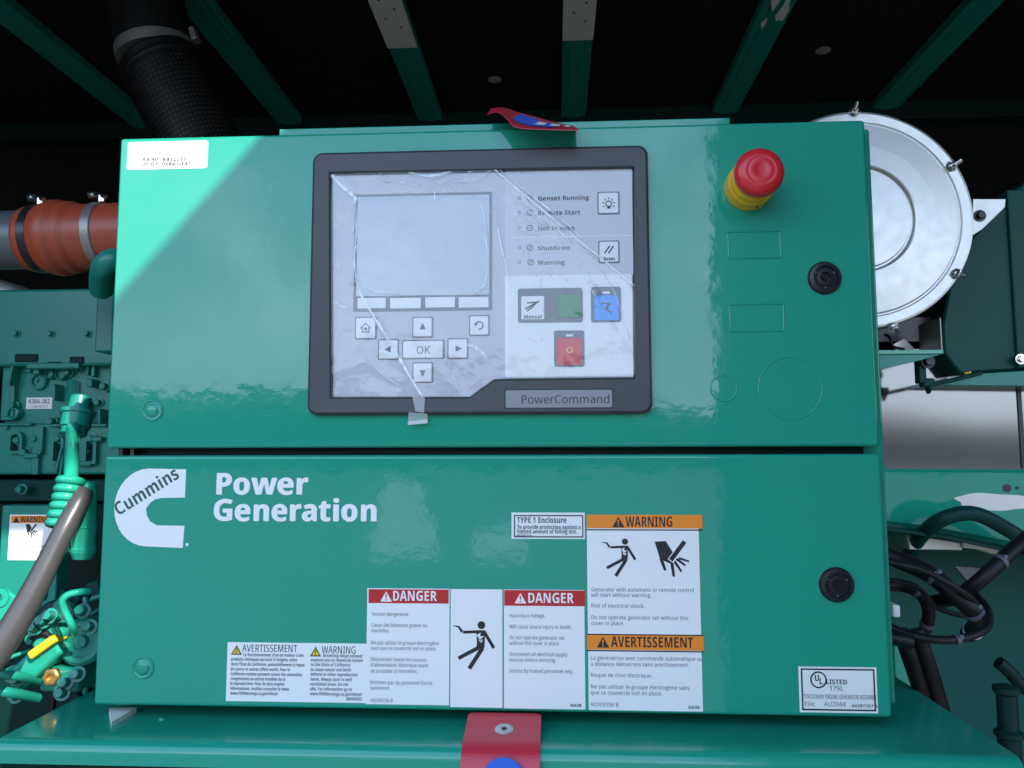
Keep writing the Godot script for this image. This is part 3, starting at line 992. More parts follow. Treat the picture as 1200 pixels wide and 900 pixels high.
func build_door_labels(t: Node3D):
	var z := 0.0
	# danger label in French, figure panel, danger label in English: three stickers side by side
	var s := Shape.new()
	s.rect(-0.0936, -0.1996, -0.0261, -0.1082, z, z + 0.0003)
	var fr := part(t, "danger_label", s, M.label_white, "white danger label printed in French")
	shift(fr)
	banner(fr, [-0.0925, -0.1199, -0.0269, -0.1089], M.label_red, Vector2(-0.078, -0.1146), 0.0082, "DANGER", Vector2(-0.0731, -0.1179), 0.0078, M.label_white, M.label_red, -0.0366)
	print_lines(fr, [["Tension dangereuse.", Vector2(-0.0901, -0.13)], ["Cause des blessures graves ou", Vector2(-0.09, -0.1388)], ["mortelles.", Vector2(-0.0899, -0.1432)], ["Ne pas utiliser le groupe électrogène", Vector2(-0.0901, -0.1527)], ["sans que ce couvercle soit en place.", Vector2(-0.0901, -0.157)], ["Débrancher toutes les sources", Vector2(-0.0903, -0.1658)], ["d'alimentation électrique avant", Vector2(-0.0902, -0.1702)], ["de procéder à l'entretien.", Vector2(-0.0901, -0.1749)], ["Entretien par du personnel formé", Vector2(-0.0904, -0.1839)], ["seulement.", Vector2(-0.0903, -0.1882)], ["A028K256 B", Vector2(-0.0895, -0.1979)]], 0.0029, 0.0004, plain_font, -0.0555, M.ink_grey)
	s = Shape.new()
	s.rect(-0.0252, -0.2009, 0.0167, -0.1084, z, z + 0.0003)
	var mid := part(t, "pictogram_label", s, M.label_white, "white label showing a falling figure struck by a current")
	shift(mid)
	shock_figure(mid, Vector2(-0.0032, -0.1507), 0.00148, 0.0004)
	s = Shape.new()
	s.rect(0.0179, -0.2012, 0.0826, -0.1084, z, z + 0.0003)
	var en := part(t, "danger_label", s, M.label_white, "white danger label printed in English")
	shift(en)
	banner(en, [0.0182, -0.1211, 0.0831, -0.1088], M.label_red, Vector2(0.0313, -0.1151), 0.0082, "DANGER", Vector2(0.0368, -0.1187), 0.0078, M.label_white, M.label_red, -0.0373)
	print_lines(en, [["Hazardous Voltage.", Vector2(0.0223, -0.1303)], ["Will cause severe injury or death.", Vector2(0.0223, -0.139)], ["Do not operate generator set", Vector2(0.0223, -0.1474)], ["without this cover in place.", Vector2(0.0223, -0.1518)], ["Disconnect all electrical supply", Vector2(0.0223, -0.1604)], ["sources before servicing.", Vector2(0.0222, -0.1648)], ["Service by trained personnel only.", Vector2(0.0222, -0.1734)]], 0.0029, 0.0004, plain_font, -0.0513, M.ink_grey)
	s = Shape.new()
	s.text("A028", bold, Vector2(0.0704, -0.1991), 0.0022, 0.0004, 0.0005, 0, 1.3)
	part(en, "print_code", s, M.ink)

	s = Shape.new()
	s.rect(0.0852, -0.2014, 0.1746, -0.0489, z, z + 0.0003)
	var warn := part(t, "warning_label", s, M.label_white, "tall white and orange label with a warning in two languages")
	shift(warn)
	banner(warn, [0.0852, -0.0592, 0.1777, -0.0485], M.label_orange, Vector2(0.1106, -0.0543), 0.0085, "WARNING", Vector2(0.1164, -0.058), 0.0079, M.ink, M.label_orange, -0.0373)
	banner(warn, [0.0845, -0.1547, 0.1764, -0.1431], M.label_orange, Vector2(0.097, -0.1489), 0.0085, "AVERTISSEMENT", Vector2(0.1034, -0.1525), 0.0079, M.ink, M.label_orange, -0.0647)
	s = Shape.new()
	for q in [[Vector2(0.0851, -0.0602), Vector2(0.1777, -0.0609)], [Vector2(0.0842, -0.1424), Vector2(0.1763, -0.1435)], [Vector2(0.0841, -0.1551), Vector2(0.176, -0.156)]]:
		s.stroke(Vector2(q[0].x, (q[0].y + q[1].y) / 2), Vector2(q[1].x, (q[0].y + q[1].y) / 2), 0.0009, 0.0004, 0.00065)
	part(warn, "rule", s, M.ink)
	shock_figure(warn, Vector2(0.1133, -0.0811), 0.00118, 0.0004)
	hand_figure(warn, Vector2(0.1535, -0.0816), 0.00118, 0.0004)
	print_lines(warn, [["Generator with automatic or remote control", Vector2(0.088, -0.1093)], ["will start without warning.", Vector2(0.0879, -0.1136)], ["Risk of electrical shock.", Vector2(0.0878, -0.122)], ["Do not operate generator set without this", Vector2(0.0877, -0.1311)], ["cover in place.", Vector2(0.0877, -0.1357)], ["La génératrice avec commande automatique ou", Vector2(0.087, -0.1626)], ["à distance démarrera sans avertissement.", Vector2(0.087, -0.1673)], ["Risque de choc électrique.", Vector2(0.0869, -0.1759)], ["Ne pas utiliser le groupe électrogène sans", Vector2(0.0868, -0.1848)], ["que ce couvercle soit en place.", Vector2(0.0867, -0.1894)], ["A030V356 B", Vector2(0.0866, -0.1985)]], 0.003, 0.0004, plain_font, -0.0886, M.ink_grey)
	s = Shape.new()
	s.text("A030", bold, Vector2(0.163, -0.1993), 0.0022, 0.0004, 0.0005, 0, 1.3)
	part(warn, "print_code", s, M.ink)

	# wide bilingual warning about chemicals
	s = Shape.new()
	s.rect(-0.2087, -0.1989, -0.0936, -0.1523, z, z + 0.0003)
	var chem := part(t, "warning_label", s, M.label_white, "wide white label with two columns of small print and yellow signs")
	shift(chem)
	s = Shape.new()
	for q in [Vector2(-0.201, -0.1583), Vector2(-0.1354, -0.1589)]:
		triangle_sign(s, q, 0.0078, 0.0004, 0.0005)
	part(chem, "sign_border", s, M.ink)
	s = Shape.new()
	for q in [Vector2(-0.201, -0.1584), Vector2(-0.1354, -0.159)]:
		triangle_sign(s, q + Vector2(0, -0.0002), 0.0055, 0.0005, 0.0006)
	part(chem, "sign_face", s, M.label_yellow)
	s = Shape.new()
	for q in [Vector2(-0.201, -0.1584), Vector2(-0.1354, -0.159)]:
		exclamation(s, q, 0.006, 0.0006, 0.0007)
	part(chem, "sign_mark", s, M.ink)
	print_lines(chem, [["AVERTISSEMENT", Vector2(-0.1963, -0.1596)], ["WARNING", Vector2(-0.1304, -0.1602)]], 0.0056, 0.0004, plain_font, -0.0457, M.ink)
	print_lines(chem, [["Le fonctionnement d'un tel moteur à des", Vector2(-0.1952, -0.1633)], ["produits chimiques qui sont à l'origine, selon", Vector2(-0.2054, -0.1669)], ["dans l'État de Californie, potentiellement à risque", Vector2(-0.2053, -0.1708)], ["de cancer et autres effets nocifs. Pour la", Vector2(-0.2055, -0.1747)], ["Californie comme pouvant causer des anomalies", Vector2(-0.2054, -0.1785)], ["congénitales ou autres troubles de la", Vector2(-0.2052, -0.1823)], ["la reproduction. Pour de plus amples", Vector2(-0.2055, -0.1861)], ["informations, veuillez consulter le www.", Vector2(-0.2054, -0.19)], ["www.P65Warnings.ca.gov/diesel", Vector2(-0.2052, -0.1938)]], 0.0025, 0.0004, bold, -0.0612, M.ink_grey)
	print_lines(chem, [["Breathing diesel exhaust", Vector2(-0.1293, -0.1632)], ["exposes you to chemicals known", Vector2(-0.1391, -0.1667)], ["to the State of California", Vector2(-0.139, -0.1704)], ["to cause cancer and birth", Vector2(-0.1393, -0.1743)], ["defects or other reproductive", Vector2(-0.1392, -0.178)], ["harm. Always start in well", Vector2(-0.1391, -0.1819)], ["ventilated areas. Do not", Vector2(-0.1394, -0.1857)], ["idle. For information go to", Vector2(-0.1393, -0.1895)], ["www.P65Warnings.ca.gov/diesel", Vector2(-0.1392, -0.1933)], ["A054N432", Vector2(-0.1097, -0.1969)]], 0.0025, 0.0004, bold, -0.0429, M.ink_grey)

	# enclosure type label
	s = Shape.new()
	s.rect(0.0242, -0.068, 0.0836, -0.0469, z, z + 0.0003)
	var kind := part(t, "type_label", s, M.label_white)
	shift(kind)
	s = Shape.new()
	s.outline(Shape.round_rect(0.0266, -0.0663, 0.0819, -0.0493, 0), 0.001, 0.0004, 0.0006)
	s.text("TYPE 1 Enclosure", bold, Vector2(0.0287, -0.0552), 0.0046, 0.0004, 0.0006, 0, -0.0401)
	s.text("To provide protection against a", bold, Vector2(0.0287, -0.06), 0.0031, 0.0004, 0.0006, 0, -0.0513)
	s.text("limited amount of falling dirt.", bold, Vector2(0.0287, -0.0636), 0.0031, 0.0004, 0.0006, 0, -0.0485)
	s.text("A026Y114", bold, Vector2(0.028, -0.0665), 0.002, 0.0004, 0.0006)
	part(kind, "lettering", s, M.ink_grey)

	# listing label
	s = Shape.new()
	s.rect(0.2493, -0.2006, 0.309, -0.1659, z, z + 0.0003)
	var listed := part(t, "listing_label", s, M.label_white)
	shift(listed)
	s = Shape.new()
	s.outline(Shape.round_rect(0.2516, -0.1984, 0.3068, -0.1678, 0), 0.0011, 0.0004, 0.0006)
	var o := Vector2(0.2644, -0.1758)
	s.lathe(Vector3(o.x, o.y, 0.0004), Vector3(0, 0, 1), [Vector2(0.0064, 0), Vector2(0.0064, 0.0002), Vector2(0.0053, 0.0002), Vector2(0.0053, 0)], 32)
	s.text("U", bold, o + Vector2(-0.0032, -0.001), 0.0046, 0.0004, 0.0006, 0, 0.9)
	s.text("L", bold, o + Vector2(0.0002, -0.0034), 0.0046, 0.0004, 0.0006, 0, 0.9)
	s.text("LISTED", bold, Vector2(0.2699, -0.179), 0.0036, 0.0004, 0.0006, 0, 1.0)
	s.text("179L", plain_font, Vector2(0.2723, -0.1838), 0.0036, 0.0004, 0.0006)
	part(listed, "lettering", s, M.ink)
	s = Shape.new()
	s.text("STATIONARY ENGINE GENERATOR ASSEMBLY", plain_font, Vector2(0.2527, -0.1902), 0.0034, 0.0004, 0.0006, 0, -0.0555)
	s.text("File:     AU2044", plain_font, Vector2(0.2529, -0.1957), 0.0034, 0.0004, 0.0006)
	s.text("A028T707 A", bold, Vector2(0.2888, -0.1961), 0.0022, 0.0004, 0.0006, 0, 1.2)
	part(listed, "small_print", s, M.ink_grey)


func shift(o: MeshInstance3D):
	o.position.z += 0.001   # on the door, whose face stands 1 mm proud


func build_branding(t: Node3D):
	# the big white C with the name across it
	var s := Shape.new()
	var a := [Vector2(-0.2488, -0.0117), Vector2(-0.249, -0.0351), Vector2(-0.2692, -0.0355), Vector2(-0.2743, -0.0366), Vector2(-0.2786, -0.0394), Vector2(-0.282, -0.0444), Vector2(-0.281, -0.05), Vector2(-0.2779, -0.055), Vector2(-0.2719, -0.0581), Vector2(-0.2485, -0.0584), Vector2(-0.2493, -0.0766)]
	var c := Vector2(-0.2821, -0.0437)
	var loop := PackedVector2Array(a)
	var bottom := Vector2(-0.2807, -0.0754)
	var top := Vector2(-0.2805, -0.011)
	loop.append(bottom)
	for k in range(1, 16):
		var ang := -PI / 2 - PI * k / 16.0
		loop.append(Vector2((bottom.x + top.x) / 2 + cos(ang) * 0.0288, (bottom.y + top.y) / 2 + sin(ang) * (top.y - bottom.y) / 2))
	loop.append(top)
	s.prism(loop, 0.0, 0.0003)
	var logo := part(t, "logo", s, M.label_white)
	shift(logo)
	s = Shape.new()
	s.text("Cummins", bold, Vector2(-0.3057, -0.0508), 0.0108, 0.0003, 0.0005, 0, -0.0612, 0.56)
	part(logo, "lettering", s, M.logo_green)
	s = Shape.new()
	s.disc(Vector2(-0.2457, -0.0738), 0.0013, 0.0, 0.0003, 12)
	part(logo, "mark_dot", s, M.label_white)
	s = Shape.new()
	var i := 0
	for d in [Vector2(0, 0), Vector2(0.0007, 0), Vector2(0.00035, 0.0003), Vector2(0.00035, -0.0003), Vector2(-0.0002, 0.0001)]:
		s.text("Power", bold, Vector2(-0.2246, -0.0323) + d, 0.0172, 0.001, 0.0013 + i * 0.00003, 0, -0.0794)
		s.text("Generation", bold, Vector2(-0.2253, -0.0541) + d, 0.0172, 0.001, 0.0013 + i * 0.00003, 0, -0.1378)
		i += 1
	part(t, "brand_lettering", s, M.label_white)


func film_right(y: float) -> float:
	var pts := [Vector2(0.0084, 0.2431), Vector2(0.0682, 0.1892), Vector2(0.1272, 0.138), Vector2(0.1253, 0.0646), Vector2(0.0191, 0.0633), Vector2(-0.01, 0.0472)]
	for i in pts.size() - 1:
		if y <= pts[i].y and y >= pts[i + 1].y:
			return lerpf(pts[i].x, pts[i + 1].x, (pts[i].y - y) / maxf(1e-6, pts[i].y - pts[i + 1].y))
	return pts[-1].x if y < pts[-1].y else pts[0].x


var film_noise: FastNoiseLite
var film_folds := []


func film_height(p: Vector2) -> float:
	var h := 0.0042 + 0.0006 * film_noise.get_noise_2d(p.x * 22.0, p.y * 22.0) + 0.00007 * film_noise.get_noise_2d(p.x * 30.0 + p.y * 150.0, p.y * 30.0 - p.x * 150.0 + 40.0)
	for q in film_folds:
		for i in q[0].size() - 1:
			var near := Geometry2D.get_closest_point_to_segment(p, q[0][i], q[0][i + 1])
			var d: float = near.distance_to(p) / q[1]
			if d < 3.0:
				h += q[2] * exp(-d * d) / (1.0 if i == 0 else 1.4)
	return h


func build_film():
	film_noise = FastNoiseLite.new()
	film_noise.seed = 17
	film_noise.frequency = 1.0
	film_noise.fractal_octaves = 3
	film_folds = [
		[[Vector2(0.0084, 0.2423), Vector2(0.0682, 0.1877), Vector2(0.1272, 0.138)], 0.0024, 0.00054],
		[[Vector2(0.0179, 0.2183), Vector2(0.0539, 0.1939), Vector2(0.0965, 0.1653)], 0.0030, 0.00040],
		[[Vector2(-0.1063, 0.1465), Vector2(-0.0815, 0.1009), Vector2(-0.0485, 0.046)], 0.0027, 0.00054],
		[[Vector2(-0.1294, 0.2402), Vector2(-0.1082, 0.2164), Vector2(-0.1024, 0.1354)], 0.0033, -0.00045],
		[[Vector2(-0.1082, 0.2194), Vector2(0.0062, 0.22)], 0.0030, -0.00036],
		[[Vector2(0.007, 0.2185), Vector2(0.0178, 0.1666), Vector2(0.0263, 0.1228)], 0.0030, 0.00045],
		[[Vector2(-0.0922, 0.2386), Vector2(-0.081, 0.2323), Vector2(-0.0442, 0.2255)], 0.0023, 0.00036],
		[[Vector2(0.0265, 0.2032), Vector2(0.0467, 0.194), Vector2(0.0394, 0.1772)], 0.0027, 0.00040],
		[[Vector2(0.0822, 0.1582), Vector2(0.0961, 0.1327), Vector2(0.1235, 0.0859)], 0.0024, 0.00040],
		[[Vector2(-0.1275, 0.0666), Vector2(-0.0972, 0.0772), Vector2(-0.0681, 0.0611)], 0.0045, 0.00036],
		[[Vector2(-0.0394, 0.0731), Vector2(-0.025, 0.0587), Vector2(-0.0143, 0.0472)], 0.0045, 0.00045],
		[[Vector2(0.0429, 0.1662), Vector2(0.0249, 0.1446), Vector2(0.0219, 0.0654)], 0.0033, 0.00036],
	]
	var t := thing("protective_film", "crinkled clear protective film over the display", "protective film", Vector3(-0.0607, 0.0446, 0.004))
	var s := Shape.new()
	var x0 := -0.1291
	var y0 := 0.2419
	var y1 := 0.0475
	var rows := 110
	var cols := 110
	var grid := []
	for j in rows + 1:
		var y := lerpf(y0, y1, float(j) / rows)
		var xr := film_right(y)
		var row := []
		for i in cols + 1:
			var p := Vector2(lerpf(x0, xr, float(i) / cols), y)
			var e := 0.0004
			var h := film_height(p)
			var n := Vector3(h - film_height(p + Vector2(e, 0)), h - film_height(p + Vector2(0, e)), e).normalized()
			row.append([Vector3(p.x, p.y, h), n])
		grid.append(row)
	for j in rows:
		for i in cols:
			var A = grid[j][i]
			var B = grid[j][i + 1]
			var C = grid[j + 1][i + 1]
			var D = grid[j + 1][i]
			s.squad(A[0], B[0], C[0], D[0], A[1], B[1], C[1], D[1])
	part(t, "film_sheet", s, M.film)
	# white ribbons along the creases: whitened folds plus painted glints of sky
	var lines := [
		[[Vector2(0.0084, 0.2423), Vector2(0.0381, 0.2156), Vector2(0.0682, 0.1892), Vector2(0.0979, 0.1638), Vector2(0.1272, 0.138)], 0.0039, 1.00],
		[[Vector2(0.0113, 0.243), Vector2(0.041, 0.2178), Vector2(0.0711, 0.1921), Vector2(0.0852, 0.1772)], 0.0021, 1.00],
		[[Vector2(0.0251, 0.2122), Vector2(0.0539, 0.1939), Vector2(0.0795, 0.1729), Vector2(0.0894, 0.1669)], 0.0021, 0.98],
		[[Vector2(-0.1055, 0.1406), Vector2(-0.0957, 0.1229), Vector2(-0.0815, 0.1009), Vector2(-0.0742, 0.0892)], 0.0042, 1.00],
		[[Vector2(-0.0727, 0.087), Vector2(-0.0624, 0.069), Vector2(-0.0485, 0.0467)], 0.0039, 1.00],
		[[Vector2(-0.1302, 0.2402), Vector2(-0.1203, 0.2287), Vector2(-0.1082, 0.2179), Vector2(-0.1111, 0.2134)], 0.0056, 1.00],
		[[Vector2(-0.1082, 0.2179), Vector2(-0.107, 0.1909), Vector2(-0.108, 0.1613), Vector2(-0.1047, 0.1391)], 0.0020, 1.00],
		[[Vector2(0.0084, 0.217), Vector2(0.0164, 0.1739), Vector2(0.0249, 0.1373)], 0.0021, 1.00],
		[[Vector2(-0.0878, 0.24), Vector2(-0.0833, 0.2339), Vector2(-0.0626, 0.2297), Vector2(-0.0442, 0.2263)], 0.0015, 0.88],
		[[Vector2(-0.0442, 0.2263), Vector2(-0.0391, 0.2299), Vector2(-0.0332, 0.2275)], 0.0015, 0.98],
		[[Vector2(-0.0405, 0.2225), Vector2(-0.0397, 0.2135)], 0.0031, 0.98],
		[[Vector2(0.0229, 0.1944), Vector2(0.0337, 0.2016), Vector2(0.0467, 0.1984), Vector2(0.0495, 0.1895), Vector2(0.0366, 0.1839), Vector2(0.0265, 0.1885)], 0.0014, 0.88],
		[[Vector2(0.0794, 0.1619), Vector2(0.0891, 0.14), Vector2(0.1043, 0.1132)], 0.0018, 0.88],
		[[Vector2(0.0922, 0.1617), Vector2(0.1088, 0.1361), Vector2(0.1222, 0.093)], 0.0015, 0.78],
		[[Vector2(0.0537, 0.1645), Vector2(0.0478, 0.137)], 0.0015, 0.59],
		[[Vector2(-0.0332, 0.2305), Vector2(-0.004, 0.2321), Vector2(0.0084, 0.2416)], 0.0021, 0.68],
		[[Vector2(-0.0025, 0.2172), Vector2(0.0034, 0.1889), Vector2(0.0041, 0.1376)], 0.0025, 0.59],
		[[Vector2(-0.1018, 0.1427), Vector2(-0.0908, 0.1367), Vector2(-0.0689, 0.135)], 0.0025, 0.68],
		[[Vector2(-0.0074, 0.1341), Vector2(0.002, 0.1405), Vector2(0.0056, 0.1536)], 0.0025, 0.78],
		[[Vector2(-0.1258, 0.1306), Vector2(-0.1198, 0.1246), Vector2(-0.1125, 0.1231)], 0.0039, 0.59],
		[[Vector2(-0.0972, 0.0808), Vector2(-0.0825, 0.0662), Vector2(-0.0644, 0.0547)], 0.0018, 0.68],
		[[Vector2(-0.0323, 0.0752), Vector2(-0.0229, 0.0629), Vector2(-0.0171, 0.0501)], 0.0018, 0.59],
		[[Vector2(-0.0123, 0.0908), Vector2(-0.0037, 0.0871), Vector2(0.0049, 0.0799)], 0.0049, 0.68],
		[[Vector2(-0.0627, 0.2395), Vector2(-0.0443, 0.236), Vector2(-0.0259, 0.2394)], 0.0052, 0.68],
	]
	var rng := RandomNumberGenerator.new()
	rng.seed = 23
	for zone in [[Vector2(0.0236, 0.2144), Vector2(0.0962, 0.1471), -0.68, 44], [Vector2(-0.1294, 0.241), Vector2(0.0033, 0.2215), 0.1, 10], [Vector2(-0.1289, 0.2138), Vector2(-0.1069, 0.0521), -1.3, 7], [Vector2(0.025, 0.1482), Vector2(0.1218, 0.0675), -1.1, 6], [Vector2(-0.1018, 0.0953), Vector2(-0.0036, 0.0514), -0.9, 6]]:
		for k in zone[3]:
			var at := Vector2(rng.randf_range(zone[0].x, zone[1].x), rng.randf_range(zone[1].y, zone[0].y))
			if at.x > film_right(at.y) - 0.004:
				continue
			var dir := Vector2.from_angle(zone[2] + rng.randfn(0.0, 0.35)) * rng.randf_range(0.004, 0.014)
			var bend := dir.orthogonal() * rng.randf_range(-0.25, 0.25)
			var tip := at + dir
			if tip.x > film_right(tip.y) - 0.002 or tip.y < 0.0489:
				continue
			lines.append([[at, at + dir * 0.5 + bend, tip], rng.randf_range(0.0008, 0.0024), rng.randf_range(0.3, 0.85)])
	s = Shape.new()
	s.use_color = true
	for q in lines:
		var pts := smooth(q[0], 6)
		for i in pts.size() - 1:
			var fade := sin(PI * (0.12 + 0.76 * (i + 0.5) / pts.size()))
			var side: Vector2 = (pts[i + 1] - pts[i]).normalized().orthogonal()
			var w: float = q[1] * (0.65 + 0.5 * film_noise.get_noise_2d(pts[i].x * 900.0, pts[i].y * 900.0 + 7.0))
			for half in [-1.0, 1.0]:
				for band in [[0.0, 0.45, 1.0], [0.45, 1.0, 0.4]]:
					s.tint = Color(1, 1, 1, clampf(q[2] * fade * band[2] * (0.8 + 0.5 * film_noise.get_noise_2d(pts[i].x * 500.0, pts[i].y * 500.0)), 0, 1))
					var a: Vector2 = pts[i] + side * half * w * band[0] * 0.5
					var b: Vector2 = pts[i + 1] + side * half * w * band[0] * 0.5
					var c: Vector2 = pts[i + 1] + side * half * w * band[1] * 0.5
					var d: Vector2 = pts[i] + side * half * w * band[1] * 0.5
					s.quad(Vector3(a.x, a.y, film_height(a) + 0.0002), Vector3(b.x, b.y, film_height(b) + 0.0002), Vector3(c.x, c.y, film_height(c) + 0.0001), Vector3(d.x, d.y, film_height(d) + 0.0001), Vector3(0, 0, 1))
	part(t, "crease", s, M.film_white)
	# loose tail of the film below the bezel
	s = Shape.new()
	s.use_color = true
	s.tint = Color(0.8, 0.88, 0.85, 0.42)
	s.quad(Vector3(-0.0599, 0.035, 0.0075), Vector3(-0.0443, 0.0335, 0.0075), Vector3(-0.0445, 0.0259, 0.006), Vector3(-0.0608, 0.0245, 0.006), Vector3(0, 0, 1))
	s.tint = Color(1, 1, 1, 0.75)
	s.quad(Vector3(-0.0607, 0.0273, 0.0066), Vector3(-0.0444, 0.0293, 0.0068), Vector3(-0.0445, 0.0259, 0.006), Vector3(-0.0608, 0.0245, 0.006), Vector3(0, 0, 1))
	s.tint = Color(1, 1, 1, 0.3)
	s.quad(Vector3(-0.0571, 0.0483, 0.0078), Vector3(-0.0465, 0.0468, 0.0078), Vector3(-0.0471, 0.0342, 0.0078), Vector3(-0.0542, 0.0356, 0.0078), Vector3(0, 0, 1))
	part(t, "loose_tail", s, M.film_white)


func build_tags():
	# the tag that lies on the top edge and curls over it
	var t := thing("warning_tag", "red tag with a blue patch curling over the cabinet's top edge", "tag", Vector3(0, 0.282, 0))
	var s := Shape.new()
	var back := [Vector3(0.006, 0.3053, -0.02), Vector3(0.0166, 0.3058, -0.02), Vector3(0.0287, 0.3015, -0.02), Vector3(0.043, 0.2972, -0.02), Vector3(0.0617, 0.2913, -0.02), Vector3(0.0782, 0.2877, -0.02)]
	var front := [Vector3(0.005, 0.2852, 0.012), Vector3(0.0143, 0.2835, 0.02), Vector3(0.0224, 0.2747, 0.026), Vector3(0.031, 0.2655, 0.03), Vector3(0.0546, 0.2631, 0.03), Vector3(0.0815, 0.2617, 0.03)]
	var bk := smooth(back, 6)
	var fr := smooth(front, 6)
	for i in bk.size() - 1:
		for k in 3:
			var a: Vector3 = bk[i].lerp(fr[i], k / 3.0)
			var b: Vector3 = bk[i + 1].lerp(fr[i + 1], k / 3.0)
			var c: Vector3 = bk[i + 1].lerp(fr[i + 1], (k + 1) / 3.0)
			var d: Vector3 = bk[i].lerp(fr[i], (k + 1) / 3.0)
			s.quad(a, b, c, d, Vector3(0, 1, 0.6))
			var dn := Vector3(0, -0.0005, 0)
			s.quad(a + dn, b + dn, c + dn, d + dn, Vector3(0, -1, -0.6))
	for i in fr.size() - 1:
		s.quad(fr[i], fr[i + 1], fr[i + 1] + Vector3(0, -0.0005, 0), fr[i] + Vector3(0, -0.0005, 0), Vector3(0, 0, 1))
	part(t, "tag_sheet", s, M.tag_red)
	s = Shape.new()
	for q in [[14, 20, 0.18, 0.75], [20, 25, 0.3, 0.8]]:
		for i in range(q[0], q[1]):
			s.quad(bk[i].lerp(fr[i], q[2]) + Vector3(0, 0.0006, 0.0003), bk[i + 1].lerp(fr[i + 1], q[2]) + Vector3(0, 0.0006, 0.0003), bk[i + 1].lerp(fr[i + 1], q[3]) + Vector3(0, 0.0006, 0.0003), bk[i].lerp(fr[i], q[3]) + Vector3(0, 0.0006, 0.0003), Vector3(0, 1, 0.6))
	part(t, "blue_patch", s, M.tag_blue)
	s = Shape.new()
	for i in [21, 22, 24, 25, 27]:
		s.quad(bk[i].lerp(fr[i], 0.4) + Vector3(0, 0.0009, 0.0006), bk[i + 1].lerp(fr[i + 1], 0.4) + Vector3(0, 0.0009, 0.0006), bk[i + 1].lerp(fr[i + 1], 0.7) + Vector3(0, 0.0009, 0.0006), bk[i].lerp(fr[i], 0.7) + Vector3(0, 0.0009, 0.0006), Vector3(0, 1, 0.6))
	part(t, "white_print", s, M.label_white)

	# the tag below the cabinet, laid over the ledge and hanging off its nose
	t = thing("warning_tag_001", "red tag with an eyelet and blue disc lying over the green ledge", "tag", Vector3(0, -0.215, 0.03))
	var y := -0.215
	var prof := []
	for q in [[0.002, 0.0105], [0.012, 0.0085], [0.022, 0.006], [0.034, 0.0042], [0.044, 0.0022], [0.052, -0.0025], [0.0565, -0.01], [0.058, -0.02], [0.059, -0.04], [0.058, -0.06], [0.057, -0.075]]:
		prof.append(Vector3(0, y + q[1], q[0]))
	prof = smooth(prof, 4)
	var xl := -0.0102
	var xr := 0.0475
	s = Shape.new()
	for i in prof.size() - 1:
		var tangent: Vector3 = (prof[i + 1] - prof[i]).normalized()
		var n := Vector3(0, tangent.z, -tangent.y)
		if n.y < 0 and n.z < 0:
			n = -n
		for k in 8:
			var u0 := lerpf(xl, xr, k / 8.0)
			var u1 := lerpf(xl, xr, (k + 1) / 8.0)
			if i == 0:
				u0 = clampf(u0, xl + 0.002, xr - 0.002)
				u1 = clampf(u1, xl + 0.002, xr - 0.002)
			var a := Vector3(u0, 0, 0)
			var b := Vector3(u1, 0, 0)
			s.quad(a + prof[i], b + prof[i], b + prof[i + 1], a + prof[i + 1], n)
			s.quad(a + prof[i] - n * 0.0006, b + prof[i] - n * 0.0006, b + prof[i + 1] - n * 0.0006, a + prof[i + 1] - n * 0.0006, -n)
	part(t, "tag_sheet", s, M.tag_red)
	var eye_at := Vector3((xl + xr) / 2 + 0.001, prof[9].y + 0.0003, prof[9].z)
	var up := Vector3(0, 0.97, 0.25)
	s = Shape.new()
	s.lathe(eye_at, up, [Vector2(0.0072, 0), Vector2(0.0066, 0.0008), Vector2(0.0036, 0.0012), Vector2(0.0022, 0.0006)], 28, true)
	part(t, "eyelet", s, M.galvanised)
	s = Shape.new()
	s.lathe(eye_at + up * 0.0004, up, [Vector2(0.0023, 0), Vector2(0, 0)], 18)
	part(t, "eyelet_hole", s, M.bezel_dark)
	s = Shape.new()
	s.lathe(Vector3(0.0213, -0.2325, 0.0592), Vector3(0, 0.03, 1), [Vector2(0.0155, -0.0003), Vector2(0.0155, 0.0004), Vector2(0, 0.0004)], 40)
	part(t, "blue_disc", s, M.tag_blue)


func bolt(parent: Node3D, called: String, at: Vector3, axis: Vector3, r: float, h: float, m: Material):
	var s := Shape.new()
	s.lathe(at, axis, [Vector2(r * 1.5, 0), Vector2(r * 1.5, h * 0.2), Vector2(r, h * 0.22)], 16)
	s.lathe(at, axis, [Vector2(r, h * 0.2), Vector2(r, h * 0.9), Vector2(r * 0.85, h), Vector2(0, h)], 6)
	part(parent, called, s, m)


